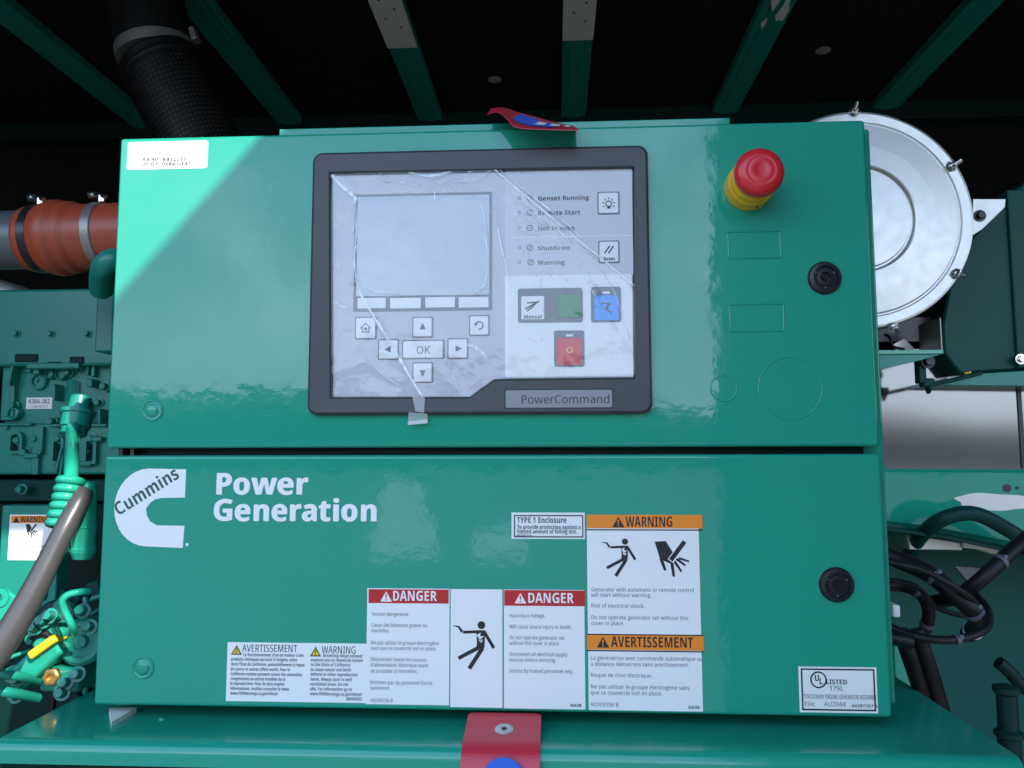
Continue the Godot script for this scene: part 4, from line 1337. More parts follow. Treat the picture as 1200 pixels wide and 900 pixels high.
func build_engine_side():
	var z := -0.3
	var t := thing("engine_block", "green painted diesel engine beside the control cabinet", "engine", Vector3(-0.55, -1.5, -0.5))
	var s := Shape.new()
	s.rbox(Vector3(-1.0865, 0.2152, -0.75), Vector3(0.8777, 0.1315, 0.3), 0.006, 2)
	var head := part(t, "rocker_cover", s, M.cast_paint)
	s = Shape.new()
	s.rbox(Vector3(-0.7758, 0.1494, -0.646), Vector3(0.0919, 0.0108, 0.1), 0.003)
	part(head, "cover_lip", s, M.cast_paint)
	for q in [Vector3(-0.8423, 0.2046, -0.6), Vector3(-0.7828, 0.2039, -0.6), Vector3(-0.7192, 0.2033, -0.6)]:
		bolt(head, "cap_screw", q, Vector3(0, 0, 1), 0.0048, 0.008, M.cast_paint)
	s = Shape.new()
	s.rbox(Vector3(-0.6004, 0.2014, -0.5), Vector3(0.0268, 0.0995, 0.1), 0.003, 2)
	part(t, "end_flange", s, M.cast_paint)
	# cylinder head side, set back under the cover
	s = Shape.new()
	s.rbox(Vector3(-0.7666, 0.1036, -0.725), Vector3(0.2194, 0.1249, 0.2), 0.005, 2)
	var side := part(t, "cylinder_head", s, M.cast_paint)
	for q in [[Vector3(-0.8744, 0.1602, -0.625), Vector3(-0.8623, 0.0593, -0.625)], [Vector3(-0.8638, 0.1601, -0.625), Vector3(-0.8518, 0.0592, -0.625)], [Vector3(-0.731, 0.1574, -0.625), Vector3(-0.7239, 0.1355, -0.625)], [Vector3(-0.7202, 0.153, -0.625), Vector3(-0.7133, 0.1325, -0.625)]]:
		s = Shape.new()
		var p0: Vector3 = q[0]
		var p1: Vector3 = q[1]
		s.rbox((p0 + p1) / 2 + Vector3(0, 0, 0.004), Vector3(absf(p1.x - p0.x), absf(p1.y - p0.y), 0.014), 0.002)
		part(side, "casting_rib", s, M.cast_paint)
	for q in [[Vector3(-0.815, 0.126, -0.625), 0.0125], [Vector3(-0.7817, 0.1558, -0.62), 0.0095]]:
		s = Shape.new()
		var r: float = q[1]
		s.lathe(q[0], Vector3(0, 0, 1), [Vector2(r * 1.3, -0.002), Vector2(r * 1.2, 0.006), Vector2(r, 0.008), Vector2(r * 0.8, 0.008), Vector2(r * 0.75, 0.003), Vector2(r * 0.3, 0.003), Vector2(r * 0.28, -0.003), Vector2(0, -0.003)], 24)
		part(side, "core_plug", s, M.cast_paint)
	for q in [Vector3(-0.8365, 0.1584, -0.625), Vector3(-0.7698, 0.1534, -0.625), Vector3(-0.7545, 0.1474, -0.625), Vector3(-0.704, 0.1587, -0.625), Vector3(-0.7081, 0.0889, -0.625), Vector3(-0.8645, 0.0694, -0.625)]:
		bolt(side, "cap_screw", q, Vector3(0, 0, 1), 0.0055, 0.012, M.cast_paint)
	for q in [[Vector3(-0.8425, 0.1697, -0.599), Vector3(-0.8032, 0.1564, -0.599)], [Vector3(-0.7855, 0.1562, -0.599), Vector3(-0.7612, 0.1446, -0.599)], [Vector3(-0.7475, 0.1645, -0.599), Vector3(-0.7234, 0.1528, -0.599)]]:
		s = Shape.new()
		var p0: Vector3 = q[0]
		var p1: Vector3 = q[1]
		s.rbox((p0 + p1) / 2, Vector3(absf(p1.x - p0.x), absf(p1.y - p0.y), 0.004), 0.0015)
		part(head, "lip_notch", s, M.deep_shade_green)  # flat dark plate: shade of the cut-out put into the colour
	s = Shape.new()
	s.rect(-0.8368, 0.0792, -0.7914, 0.0984, -0.626, -0.6242)
	var tagl := part(t, "part_label", s, M.label_white)
	s = Shape.new()
	s.text("K38A-282", bold, Vector2(-0.8332, 0.0882), 0.0072, -0.625, -0.624, 0, 0.86)
	s.text("L1204 00731", plain_font, Vector2(-0.8328, 0.0809), 0.0046, -0.625, -0.624, 0, 0.95)
	part(tagl, "lettering", s, M.ink_grey)
	# block with arched pockets
	s = Shape.new()
	s.rbox(Vector3(-1.0838, 0.0115, -0.715), Vector3(0.8717, 0.0858, 0.2), 0.005, 2)
	var blk := part(t, "cylinder_block", s, M.cast_paint)
	for q in [[Vector3(-0.7746, 0.0313, -0.615), Vector3(-0.7575, -0.0115, -0.615)], [Vector3(-0.7184, 0.0311, -0.615), Vector3(-0.7016, -0.0116, -0.615)], [Vector3(-0.8493, 0.0387, -0.615), Vector3(-0.8295, 0.0057, -0.615)]]:
		s = Shape.new()
		var p0: Vector3 = q[0]
		var p1: Vector3 = q[1]
		var w := absf(p1.x - p0.x)
		var arch := PackedVector2Array([Vector2(p0.x, p1.y), Vector2(p1.x, p1.y)])
		for k in 9:
			arch.append(Vector2((p0.x + p1.x) / 2, p0.y - w / 2) + Vector2.from_angle(PI * k / 8.0) * w / 2)
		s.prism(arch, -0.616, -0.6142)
		part(blk, "pocket", s, M.deep_shade_green)  # flat dark plate painting the shade inside the hollow
		s = Shape.new()
		s.outline(arch, 0.005, -0.616, -0.605)
		part(blk, "pocket_rim", s, M.cast_paint)
	for q in [[Vector3(-0.8097, 0.0486, -0.615), Vector3(-0.7978, -0.0313, -0.615)], [Vector3(-0.7993, 0.0485, -0.615), Vector3(-0.7925, 0.0056, -0.615)], [Vector3(-0.7847, 0.0528, -0.615), Vector3(-0.6839, 0.048, -0.615)], [Vector3(-0.8742, 0.0546, -0.615), Vector3(-0.8142, 0.05, -0.615)]]:
		s = Shape.new()
		var p0: Vector3 = q[0]
		var p1: Vector3 = q[1]
		s.rbox((p0 + p1) / 2 + Vector3(0, 0, 0.003), Vector3(absf(p1.x - p0.x), absf(p1.y - p0.y), 0.012), 0.0016)
		part(blk, "casting_rib", s, M.cast_paint)
	for q in [Vector3(-0.8367, 0.0257, -0.615), Vector3(-0.8236, 0.0057, -0.615), Vector3(-0.7804, 0.057, -0.615), Vector3(-0.8071, 0.0285, -0.615), Vector3(-0.8275, -0.0554, -0.615), Vector3(-0.767, 0.0284, -0.615), Vector3(-0.7109, 0.0282, -0.615)]:
		bolt(blk, "cap_screw", q, Vector3(0, 0, 1), 0.006, 0.013, M.cast_paint)
	var dice := RandomNumberGenerator.new()
	dice.seed = 31
	var lo := Vector3(-0.8637, -0.0314, -0.62)
	var hi := Vector3(-0.6948, 0.1522, -0.62)
	for k in 34:
		var at := Vector3(dice.randf_range(lo.x, hi.x), dice.randf_range(lo.y, hi.y), -0.622 if k % 2 else -0.614)
		if absf(at.x - -0.8111) < 0.034 and absf(at.y - 0.1008) < 0.036:
			continue
		s = Shape.new()
		match k % 4:
			0:
				s.rbox(at, Vector3(dice.randf_range(0.008, 0.03), dice.randf_range(0.006, 0.016), 0.022), 0.003, 2)
				part(blk, "casting_pad", s, M.cast_paint)
			1:
				bolt(side, "cap_screw", at, Vector3(0, 0, 1), dice.randf_range(0.004, 0.0065), 0.013, M.cast_paint)
			2:
				s.rbox(at, Vector3(0.005, dice.randf_range(0.02, 0.05), 0.024), 0.002, 2, Basis(Vector3(0, 0, 1), dice.randf_range(-0.2, 0.2)))
				part(blk, "casting_rib", s, M.cast_paint)
			3:
				var r := dice.randf_range(0.006, 0.011)
				s.lathe(at, Vector3(0, 0, 1), [Vector2(r * 1.25, -0.004), Vector2(r, 0.01), Vector2(r * 0.75, 0.011), Vector2(r * 0.7, 0.005), Vector2(0, 0.005)], 20)
				part(side, "boss", s, M.cast_paint)
	# oil pan rail and the labelled guard below
	s = Shape.new()
	s.rbox(Vector3(-1.0914, -0.0586, -0.73), Vector3(0.8739, 0.0372, 0.2), 0.004, 2)
	part(t, "pan_rail", s, M.dark_paint)
	s = Shape.new()
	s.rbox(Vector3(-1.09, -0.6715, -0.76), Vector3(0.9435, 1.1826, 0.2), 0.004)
	part(t, "oil_pan", s, M.deep_shade_green)
	s = Shape.new()
	s.rbox(Vector3(-0.7322, -0.1527, -0.515), Vector3(0.0915, 0.1561, 0.03), 0.003, 2)
	var guard := part(t, "belt_guard", s, M.cast_paint)
	s = Shape.new()
	s.rect(-0.7636, -0.1563, -0.6951, -0.0887, -0.5, -0.4995)
	var lab := part(t, "warning_label", s, M.label_white)
	s = Shape.new()
	s.rect(-0.7612, -0.1012, -0.6991, -0.0906, -0.4996, -0.499)
	part(lab, "banner", s, M.label_orange)
	s = Shape.new()
	s.text("WARNING", bold, Vector2(-0.7462, -0.1), 0.0088, -0.499, -0.4986, 0, -0.044)
	triangle_sign(s, Vector2(-0.7531, -0.0962), 0.009, -0.499, -0.4986)
	part(lab, "banner_lettering", s, M.ink)
	hand_figure(lab, Vector2(-0.7282, -0.1114), 0.00084, -0.4994)
	s = Shape.new()
	for q in [["Rotating parts.", Vector2(-0.7564, -0.1299)], ["Can cause severe injury.", Vector2(-0.756, -0.1375)], ["Do not operate without", Vector2(-0.7555, -0.1451)], ["guards in place.", Vector2(-0.7551, -0.1521)]]:
		s.text(q[0], plain_font, q[1], 0.004, -0.499, -0.4988, 0, 1.0)
	part(lab, "lettering", s, M.ink_grey)
	# water pipe with its union nut and the corrugated collar
	s = Shape.new()
	var px := [Vector3(-0.6477, 0.1027, -0.46), Vector3(-0.5829, 0.067, -0.36), Vector3(-0.5367, 0.0442, -0.29), Vector3(-0.4591, 0.0173, -0.17), Vector3(-0.3812, -0.0086, -0.05), Vector3(-0.3689, -0.0272, -0.03)]
	s.tube(smooth(px, 8), spread([0.0097, 0.0088, 0.0082, 0.0071, 0.0064, 0.0052], 8), 20)
	var pipe := part(t, "water_pipe", s, M.paint)
	s = Shape.new()
	s.lathe(Vector3(-0.51, 0.0251, -0.25), Vector3(0, 1, -0.25), [Vector2(0.009, -0.003), Vector2(0.015, 0), Vector2(0.015, 0.008), Vector2(0.0175, 0.0085), Vector2(0.0175, 0.024), Vector2(0.0201, 0.0245), Vector2(0.0201, 0.029), Vector2(0.013, 0.03), Vector2(0.012, 0.046), Vector2(0.009, 0.048)], 8)
	part(pipe, "union_nut", s, M.cast_paint)
	for k in 6:
		s = Shape.new()
		var c := Vector3(-0.3684, -0.0227, -0.03).lerp(Vector3(-0.3692, -0.0591, -0.02), k / 5.0)
		var ax := Vector3(-0.3684, -0.0227, -0.03) - Vector3(-0.3692, -0.0591, -0.02)
		var pr := []
		for i in 7:
			var a := -PI / 2 + PI * i / 6.0
			pr.append(Vector2(0.0092 + 0.0032 * cos(a), 0.0036 * sin(a)))
		s.lathe(c, ax, pr, 28, true)
		part(pipe, "bellows_ring", s, M.paint)
	s = Shape.new()
	s.tube([Vector3(-0.3685, -0.0197, -0.03), Vector3(-0.3698, -0.062, -0.02)], 0.0085, 20)
	part(pipe, "bellows_core", s, M.dark_paint)
	# filter canister close to the cabinet
	s = Shape.new()
	s.lathe(Vector3(-0.36, -0.0804, -0.04), Vector3(0.02, 1, 0), [Vector2(0, -0.012), Vector2(0.0082, -0.011), Vector2(0.0105, -0.005), Vector2(0.0108, -0.002), Vector2(0.0097, 0.0), Vector2(0.0097, 0.016), Vector2(0.0102, 0.017), Vector2(0.0093, 0.019), Vector2(0.0082, 0.045), Vector2(0.0067, 0.056), Vector2(0, 0.058)], 28)
	part(t, "filter_canister", s, M.paint)
	# lower clutter: bent pipe, fuel valve, brass nut, fittings
	s = Shape.new()
	s.tube(smooth([Vector3(-0.3472, -0.118, -0.03), Vector3(-0.3514, -0.1174, -0.022), Vector3(-0.3579, -0.1189, -0.018), Vector3(-0.3616, -0.1236, -0.016), Vector3(-0.3602, -0.1325, -0.018), Vector3(-0.3548, -0.1443, -0.02), Vector3(-0.3577, -0.1537, -0.03)], 6), 0.003, 14)
	part(t, "bent_pipe", s, M.paint)
	s = Shape.new()
	s.xf = Transform3D(Basis(Vector3(0, 0, 1), 0.75), Vector3(-0.4042, -0.1836, -0.06))
	s.rbox(Vector3(0, 0, 0), Vector3(0.052, 0.022, 0.03), 0.005, 2)
	s.rbox(Vector3(0.02, 0.008, 0), Vector3(0.03, 0.016, 0.026), 0.005, 2)
	var valve := part(t, "fuel_valve", s, M.paint)
	s = Shape.new()
	s.xf = Transform3D(Basis(Vector3(0, 0, 1), 0.62), Vector3(-0.3937, -0.1686, -0.048))
	s.rbox(Vector3.ZERO, Vector3(0.027, 0.0075, 0.02), 0.002, 2)
	part(valve, "yellow_lever", s, M.valve_yellow)
	s = Shape.new()
	s.lathe(Vector3(-0.3896, -0.1964, -0.05), Vector3(0.2, 0.1, 1), [Vector2(0.0075, -0.004), Vector2(0.0075, 0.003), Vector2(0.006, 0.004), Vector2(0.0035, 0.004), Vector2(0.003, 0.001), Vector2(0, 0.001)], 6)
	part(t, "brass_nut", s, M.brass)
	s = Shape.new()
	s.rbox(Vector3(-0.3864, -0.2007, -0.085), Vector3(0.0376, 0.0218, 0.06), 0.004, 2)
	part(t, "pump_body", s, M.cast_paint)
	s = Shape.new()
	s.lathe(Vector3(-0.4014, -0.1501, -0.07), Vector3(0.3, 0.4, 1), [Vector2(0.017, -0.03), Vector2(0.018, 0), Vector2(0.015, 0.004), Vector2(0.011, 0.004), Vector2(0.01, 0.008), Vector2(0.005, 0.009), Vector2(0, 0.009)], 24)
	part(t, "pressure_switch", s, M.dark_paint)
	s = Shape.new()
	s.lathe(Vector3(-0.3698, -0.1682, -0.06), Vector3(0.1, 0.15, 1), [Vector2(0.021, -0.03), Vector2(0.021, 0), Vector2(0.018, 0.003), Vector2(0.014, 0.003), Vector2(0.013, -0.001), Vector2(0.006, -0.001), Vector2(0.005, 0.004), Vector2(0, 0.004)], 28)
	part(t, "pump_cover", s, M.cast_paint)
	for q in [[Vector3(-0.4252, -0.1864, -0.02), Vector3(-0.4079, -0.1904, -0.03), Vector3(-0.4079, -0.2032, -0.06), 5.0], [Vector3(-0.4244, -0.1992, -0.02), Vector3(-0.4116, -0.2048, -0.03), Vector3(-0.4087, -0.2182, -0.06), 5.5], [Vector3(-0.3871, -0.1343, -0.09), Vector3(-0.3753, -0.1791, -0.08), Vector3(-0.3826, -0.2223, -0.09), 3.5], [Vector3(-0.45, -0.1523, -0.09), Vector3(-0.4122, -0.1656, -0.08), Vector3(-0.4056, -0.1961, -0.09), 3.0], [Vector3(-0.4153, -0.158, -0.06), Vector3(-0.3945, -0.1496, -0.05), Vector3(-0.3918, -0.1457, -0.06), 2.5]]:
		s = Shape.new()
		s.tube(smooth([q[0], q[1], q[2]], 6), q[3] * 0.00078, 12)
		part(t, "fuel_line", s, M.cast_paint)
	for q in [Vector3(-0.4167, -0.1976, -0.045), Vector3(-0.4175, -0.2116, -0.045), Vector3(-0.3727, -0.1999, -0.045), Vector3(-0.396, -0.1471, -0.045), Vector3(-0.3899, -0.1426, -0.045), Vector3(-0.4035, -0.1531, -0.045), Vector3(-0.3533, -0.1519, -0.045), Vector3(-0.3603, -0.1379, -0.045), Vector3(-0.3622, -0.1925, -0.045), Vector3(-0.3754, -0.2088, -0.045)]:
		bolt(t, "fitting", q, Vector3(0.2, 0.3, 1), 0.0045, 0.012, M.cast_paint)
	s = Shape.new()
	for k in 5:
		s.tube(smooth([Vector3(-0.4112, -0.1633, -0.05) + Vector3(0.0024, 0.0008, 0) * k, Vector3(-0.3954, -0.1575, -0.045) + Vector3(0.0016, -0.0008, 0) * k, Vector3(-0.3895, -0.1578, -0.06) - Vector3(0, 0.0016, 0) * k], 5), 0.0014, 8)
	part(t, "wire_bundle", s, M.black_rubber)
	var rng := RandomNumberGenerator.new()
	rng.seed = 5
	for k in 26:
		var at := Vector3(-0.4274, -0.1951, -0.11) + Vector3(rng.randf_range(-0.042, 0.04), rng.randf_range(-0.05, 0.06), rng.randf_range(-0.07, 0.02))
		s = Shape.new()
		if k % 3 == 0:
			var d := Vector3(rng.randf_range(-1, 1), rng.randf_range(-0.6, 0.6), rng.randf_range(-0.4, 0.4)).normalized() * 0.03
			s.tube(smooth([at - d, at + Vector3(0, 0.004, 0.006), at + d], 5), rng.randf_range(0.0016, 0.0034), 10)
			part(t, "fuel_line", s, M.cast_paint if k % 2 == 0 else M.black_rubber)
		elif k % 3 == 1:
			bolt(t, "fitting", at, Vector3(rng.randf_range(-0.5, 0.5), rng.randf_range(-0.2, 0.6), 1), rng.randf_range(0.003, 0.006), 0.012, M.cast_paint)
		else:
			s.rbox(at, Vector3(rng.randf_range(0.01, 0.024), rng.randf_range(0.008, 0.02), 0.02), 0.002, 1, Basis(Vector3(0, 0, 1), rng.randf_range(-0.6, 0.6)))
			part(t, "cast_lug", s, M.cast_paint if k % 4 == 1 else M.dark_paint)
	# slotted bracket at the edge of view
	s = Shape.new()
	s.lathe(Vector3(-0.4486, -0.1294, -0.06), Vector3(0, 0, 1), [Vector2(0.0085, -0.004), Vector2(0.0085, 0.002), Vector2(0.0035, 0.002), Vector2(0.0035, -0.004)], 24)
	s.xf = Transform3D(Basis(Vector3(0, 0, 1), -0.5), Vector3(-0.446, -0.1446, -0.06))
	s.rbox(Vector3(0, 0, -0.002), Vector3(0.016, 0.04, 0.005), 0.002, 2)
	part(t, "slotted_bracket", s, M.paint)

	# weathered hose coming out of the engine bay towards the viewer
	s = Shape.new()
	var hp := smooth([Vector3(-0.3554, -0.0316, -0.03), Vector3(-0.3553, -0.0416, -0.022), Vector3(-0.3586, -0.0598, -0.012), Vector3(-0.3641, -0.0819, -0.004), Vector3(-0.3707, -0.1061, 0.004), Vector3(-0.3796, -0.1322, 0.012), Vector3(-0.3909, -0.1576, 0.02), Vector3(-0.4069, -0.1868, 0.03)], 8)
	s.tube(hp, spread([0.0074, 0.0082, 0.0086, 0.009, 0.0097, 0.0106, 0.0114, 0.012], 8), 28)
	single("rubber_hose", s, M.hose_rubber, "thick weathered grey brown rubber hose slanting across the engine", "hose")

	# charge air pipe with its red-brown silicone coupling
	t = thing("charge_air_pipe", "grey pipe joined by an orange silicone coupling beside the cabinet", "pipe", Vector3(-0.5824, 0.235, -0.3))
	var c0 := Vector3(-0.6885, 0.2647, -0.26)
	var c1 := Vector3(-0.4709, 0.2726, -0.26)
	var ax := (c1 - c0).normalized()
	s = Shape.new()
	s.tube([c0, Vector3(-0.5745, 0.2648, -0.26)], 0.0357, 40)
	part(t, "grey_pipe", s, M.grey_pipe)
	s = Shape.new()
	var m := Vector3(-0.5832, 0.265, -0.26)
	var u := 0.001
	s.lathe(m, ax, [Vector2(36 * u, -2 * u), Vector2(39 * u, 0), Vector2(40 * u, 4 * u), Vector2(40 * u, 18 * u), Vector2(43 * u, 24 * u), Vector2(46.5 * u, 36 * u), Vector2(46 * u, 44 * u), Vector2(42 * u, 47 * u), Vector2(44 * u, 52 * u), Vector2(43.5 * u, 60 * u), Vector2(40 * u, 63 * u), Vector2(39.5 * u, 68 * u), Vector2(39 * u, 82 * u), Vector2(38 * u, 150 * u)], 48, true)
	var boot := part(t, "silicone_coupling", s, M.silicone)
	for q in [[10.0, 41.5], [87.0, 40.5]]:
		s = Shape.new()
		s.lathe(m, ax, [Vector2((q[1] - 1) * u, (q[0] - 1) * u), Vector2(q[1] * u, q[0] * u), Vector2(q[1] * u, (q[0] + 10) * u), Vector2((q[1] - 1) * u, (q[0] + 11) * u)], 48)
		var band := part(t, "clamp_band", s, M.black_plastic if q[0] < 20 else M.band_steel)
		s = Shape.new()
		var at: Vector3 = m + ax * (q[0] + 5) * u + Vector3(0, (q[1] + 5) * u, 0.008)
		s.tube([at + Vector3(-0.013, 0.004, 0.0), at + Vector3(0.012, -0.003, 0.01)], 0.0028, 12)
		s.lathe(at + Vector3(-0.01, 0.003, 0.001), Vector3(1, -0.25, 0.3), [Vector2(0.0055, -0.003), Vector2(0.0055, 0.003), Vector2(0, 0.003)], 6)
		s.rbox(at + Vector3(0.006, -0.004, 0.006), Vector3(0.008, 0.01, 0.008), 0.0015)
		part(band, "clamp_bolt", s, M.bright_metal)
	s = Shape.new()
	s.tube(smooth([Vector3(-0.4645, 0.2453, -0.27), Vector3(-0.4638, 0.2343, -0.24), Vector3(-0.476, 0.2251, -0.24), Vector3(-0.4907, 0.2155, -0.26), Vector3(-0.5023, 0.2051, -0.28)], 6), 0.0137, 24)
	part(t, "elbow", s, M.cast_paint)

	# exhaust pipe behind, with a perforated heat shield
	t = thing("exhaust_pipe", "black exhaust pipe with a steel band and perforated heat shield", "exhaust pipe", Vector3(-0.6012, 0.5721, -0.75))
	var p0 := Vector3(-0.7533, 0.9912, -0.75)
	var p1 := Vector3(-0.7048, 0.7758, -0.75)
	var p2 := Vector3(-0.5906, 0.555, -0.75)
	var w := 0.0015
	s = Shape.new()
	s.tube(smooth([p0, p1], 4), 47 * w, 40)
	part(t, "pipe", s, M.duct_black)
	var d2 := (p2 - p1).normalized()
	var d1 := (p1 - p0).normalized()
	s = Shape.new()
	s.tube([p1 - d1 * 6 * w, p1 + d1 * 8 * w], 49 * w, 40)
	var band2 := part(t, "band_clamp", s, M.band_steel)
	s = Shape.new()
	s.rbox(p1 + Vector3(50 * w, 22 * w, 0), Vector3(8 * w, 18 * w, 14 * w), 0.002, 1, Basis(Vector3(0, 0, 1), 0.3))
	part(band2, "clamp_screw", s, M.band_steel)
	s = Shape.new()
	s.lathe(p1 + d1 * 8 * w, d2, [Vector2(50 * w, 6 * w), Vector2(51 * w, 10 * w), Vector2(49 * w, 14 * w), Vector2(51 * w, 18 * w), Vector2(51 * w, 22 * w), Vector2(49 * w, 24 * w)], 40, true)
	part(t, "flare", s, M.duct_black)
	s = Shape.new()
	s.tube([p1 + d1 * 8 * w + d2 * 20 * w, p2 + d2 * 40 * w], 44 * w, 32)
	part(t, "inner_pipe", s, M.band_steel)
	# the shield is a rolled sheet: bars round and along leave rows of square holes
	s = Shape.new()
	var b0 := p1 + d1 * 8 * w + d2 * 22 * w
	var ux := d2.cross(Vector3(0, 0, 1)).normalized()
	var uy := d2.cross(ux)
	var nk := 56
	var R := 50 * w
	for k in nk:
		var a := TAU * k / nk
		var a2 := TAU * (k + 0.52) / nk
		var da := ux * cos(a) + uy * sin(a)
		var db := ux * cos(a2) + uy * sin(a2)
		s.quad(b0 + da * R, b0 + db * R, b0 + db * R + d2 * 160 * w, b0 + da * R + d2 * 160 * w, da)
	for j in 24:
		s.tube([b0 + d2 * (j * 6.6 + 0.0) * w, b0 + d2 * (j * 6.6 + 3.4) * w], R * 1.002, nk, false)
	part(t, "heat_shield", s, M.duct_black)

	# lilac painted end of a cover low behind the coupling
	s = Shape.new()
	s.rbox(Vector3(-1.037, 0.3208, -0.85), Vector3(0.1486, 0.0484, 0.2), 0.014, 2, Basis(Vector3(0, 0, 1), -0.35))
	single("turbo_cover", s, M.galvanised, "pale grey rounded cover just above the engine's rocker cover", "cover")


func build_alternator_side():
	# round metal cover of the air cleaner
	var t := thing("air_cleaner", "round bright zinc plated air cleaner cover behind the cabinet", "air cleaner", Vector3(0.4105, 0.1364, -0.26))
	var c := Vector3(0.3915, 0.2543, -0.2)
	var u := 0.0009
	var s := Shape.new()
	s.lathe(c, Vector3(0, 0, 1), [Vector2(131 * u, -0.03), Vector2(135 * u, -0.028), Vector2(135 * u, -0.003), Vector2(133.5 * u, -0.0005), Vector2(131 * u, 0), Vector2(121 * u, -0.0005), Vector2(119.5 * u, -0.0022), Vector2(118 * u, -0.0022), Vector2(116 * u, 0.0006), Vector2(90 * u, 0.002), Vector2(66.5 * u, 0.0028), Vector2(65 * u, 0.002), Vector2(63.5 * u, -0.002), Vector2(61.5 * u, -0.002), Vector2(60 * u, 0.001), Vector2(30 * u, 0.0015), Vector2(0, 0.0016)], 128)
	var lid := part(t, "cover", s, M.zinc)
	s = Shape.new()
	s.lathe(c, Vector3(0, 0, 1), [Vector2(126 * u, -0.28), Vector2(126 * u, -0.025)], 64)
	part(t, "drum", s, M.dark_paint)
	for q in [Vector3(0.3911, 0.3764, -0.2), Vector3(0.4933, 0.3111, -0.2), Vector3(0.4914, 0.1907, -0.2), Vector3(0.4219, 0.1324, -0.2)]:
		var out: Vector3 = (q - c).normalized()
		s = Shape.new()
		s.lathe(q - out * 0.002 + Vector3(0, 0, 0.0005), Vector3(out.x, out.y, 1.1), [Vector2(0.0062, -0.001), Vector2(0.0062, 0.001), Vector2(0.0044, 0.0012), Vector2(0.0044, 0.005), Vector2(0.003, 0.0056), Vector2(0, 0.0056)], 6)
		s.tube([q + Vector3(0, 0, 0.004), q + out * 0.006 + Vector3(0, 0, 0.009)], 0.0024, 10)
		part(lid, "rim_bolt", s, M.bright_metal)

	# dark green box on the right with its bracket, ledge and underside flange
	t = thing("duct_housing", "dark green sheet metal housing beside the round cover", "housing", Vector3(0.6606, 0.0882, -0.4))
	s = Shape.new()
	s.prism(PackedVector2Array([Vector2(0.7329, 0.3132), Vector2(0.6108, 0.3159), Vector2(0.5863, 0.2918), Vector2(0.5269, 0.2289), Vector2(0.5083, 0.1488), Vector2(0.5085, 0.1151), Vector2(0.5253, 0.0913), Vector2(0.5406, 0.0931), Vector2(0.7176, 0.1034)]), -0.6, -0.27, 0.002)
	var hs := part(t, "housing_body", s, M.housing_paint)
	s = Shape.new()
	s.rbox(Vector3(0.6505, 0.2014, -0.276), Vector3(0.1274, 0.2087, 0.02), 0.002)
	part(hs, "cover_sheet", s, M.housing_paint)
	bolt(hs, "cover_screw", Vector3(0.5877, 0.1065, -0.262), Vector3(0, 0, 1), 0.004, 0.005, M.bright_metal)
	s = Shape.new()
	s.prism(PackedVector2Array([Vector2(0.5309, 0.2852), Vector2(0.567, 0.2844), Vector2(0.5655, 0.2747), Vector2(0.5391, 0.2497), Vector2(0.5286, 0.2431)]), -0.238, -0.235, 0.0005)
	var br := part(t, "mount_bracket", s, M.zinc)
	bolt(br, "bracket_bolt", Vector3(0.5372, 0.2654, -0.235), Vector3(0, 0, 1), 0.0045, 0.006, M.black_plastic)
	s = Shape.new()
	s.prism(PackedVector2Array([Vector2(0.4885, 0.078), Vector2(0.5343, 0.0904), Vector2(0.7116, 0.1005), Vector2(0.7096, 0.0736)]), -0.3, -0.262, 0.001)
	part(t, "bottom_flange", s, M.cast_paint)
	s = Shape.new()
	s.xf = Transform3D(Basis(Vector3(0, 0, 1), 0.2), Vector3(0.5266, 0.091, -0.258))
	s.rbox(Vector3.ZERO, Vector3(0.008, 0.0026, 0.003), 0.001)
	part(t, "weld_spot", s, M.valve_yellow)

	t = thing("shelf_bracket", "green shelf bracket with a bright edge under the round cover", "bracket", Vector3(0.4612, 0.0955, -0.25))
	s = Shape.new()
	s.rbox(Vector3(0.4303, 0.1093, -0.29), Vector3(0.0948, 0.0046, 0.16), 0.0006)
	part(t, "shelf_plate", s, M.paint)
	s = Shape.new()
	s.prism(PackedVector2Array([Vector2(0.3839, 0.1078), Vector2(0.4774, 0.1069), Vector2(0.4556, 0.1006), Vector2(0.4148, 0.0917), Vector2(0.383, 0.0864)]), -0.217, -0.213, 0.0005)
	part(t, "gusset", s, M.cast_paint)
	s = Shape.new()
	s.rbox(Vector3(0.4836, 0.1306, -0.25), Vector3(0.0017, 0.0369, 0.05), 0.0006)
	part(t, "upright", s, M.band_steel)
	s = Shape.new()
	s.rbox(Vector3(0.4679, 0.1432, -0.31), Vector3(0.0976, 0.0402, 0.02), 0.001)
	part(t, "inner_frame", s, M.black_plastic)
	s = Shape.new()
	s.prism(PackedVector2Array([Vector2(0.4549, 0.127), Vector2(0.4688, 0.1339), Vector2(0.4799, 0.1217), Vector2(0.4585, 0.1209)]), -0.284, -0.28)
	part(t, "shim_plate", s, M.zinc)
	s = Shape.new()
	s.tube(smooth([Vector3(0.4361, 0.1353, -0.255), Vector3(0.4394, 0.1306, -0.25), Vector3(0.4427, 0.1208, -0.25), Vector3(0.4548, 0.1178, -0.25)], 5), 0.0016, 10)
	part(t, "drain_line", s, M.black_rubber)

	t = thing("latch_arm", "dark green L shaped arm hanging below the shelf bracket", "arm", Vector3(0.471, 0.0657, -0.24))
	s = Shape.new()
	s.rbox(Vector3(0.4667, 0.0924, -0.241), Vector3(0.0086, 0.0295, 0.012), 0.002, 2)
	s.rbox(Vector3(0.4734, 0.0786, -0.242), Vector3(0.0124, 0.0096, 0.012), 0.002, 2)
	s.prism(PackedVector2Array([Vector2(0.4723, 0.0749), Vector2(0.4787, 0.0748), Vector2(0.4746, 0.0663)]), -0.246, -0.236, 0.001)
	part(t, "arm", s, M.dark_paint)
	s = Shape.new()
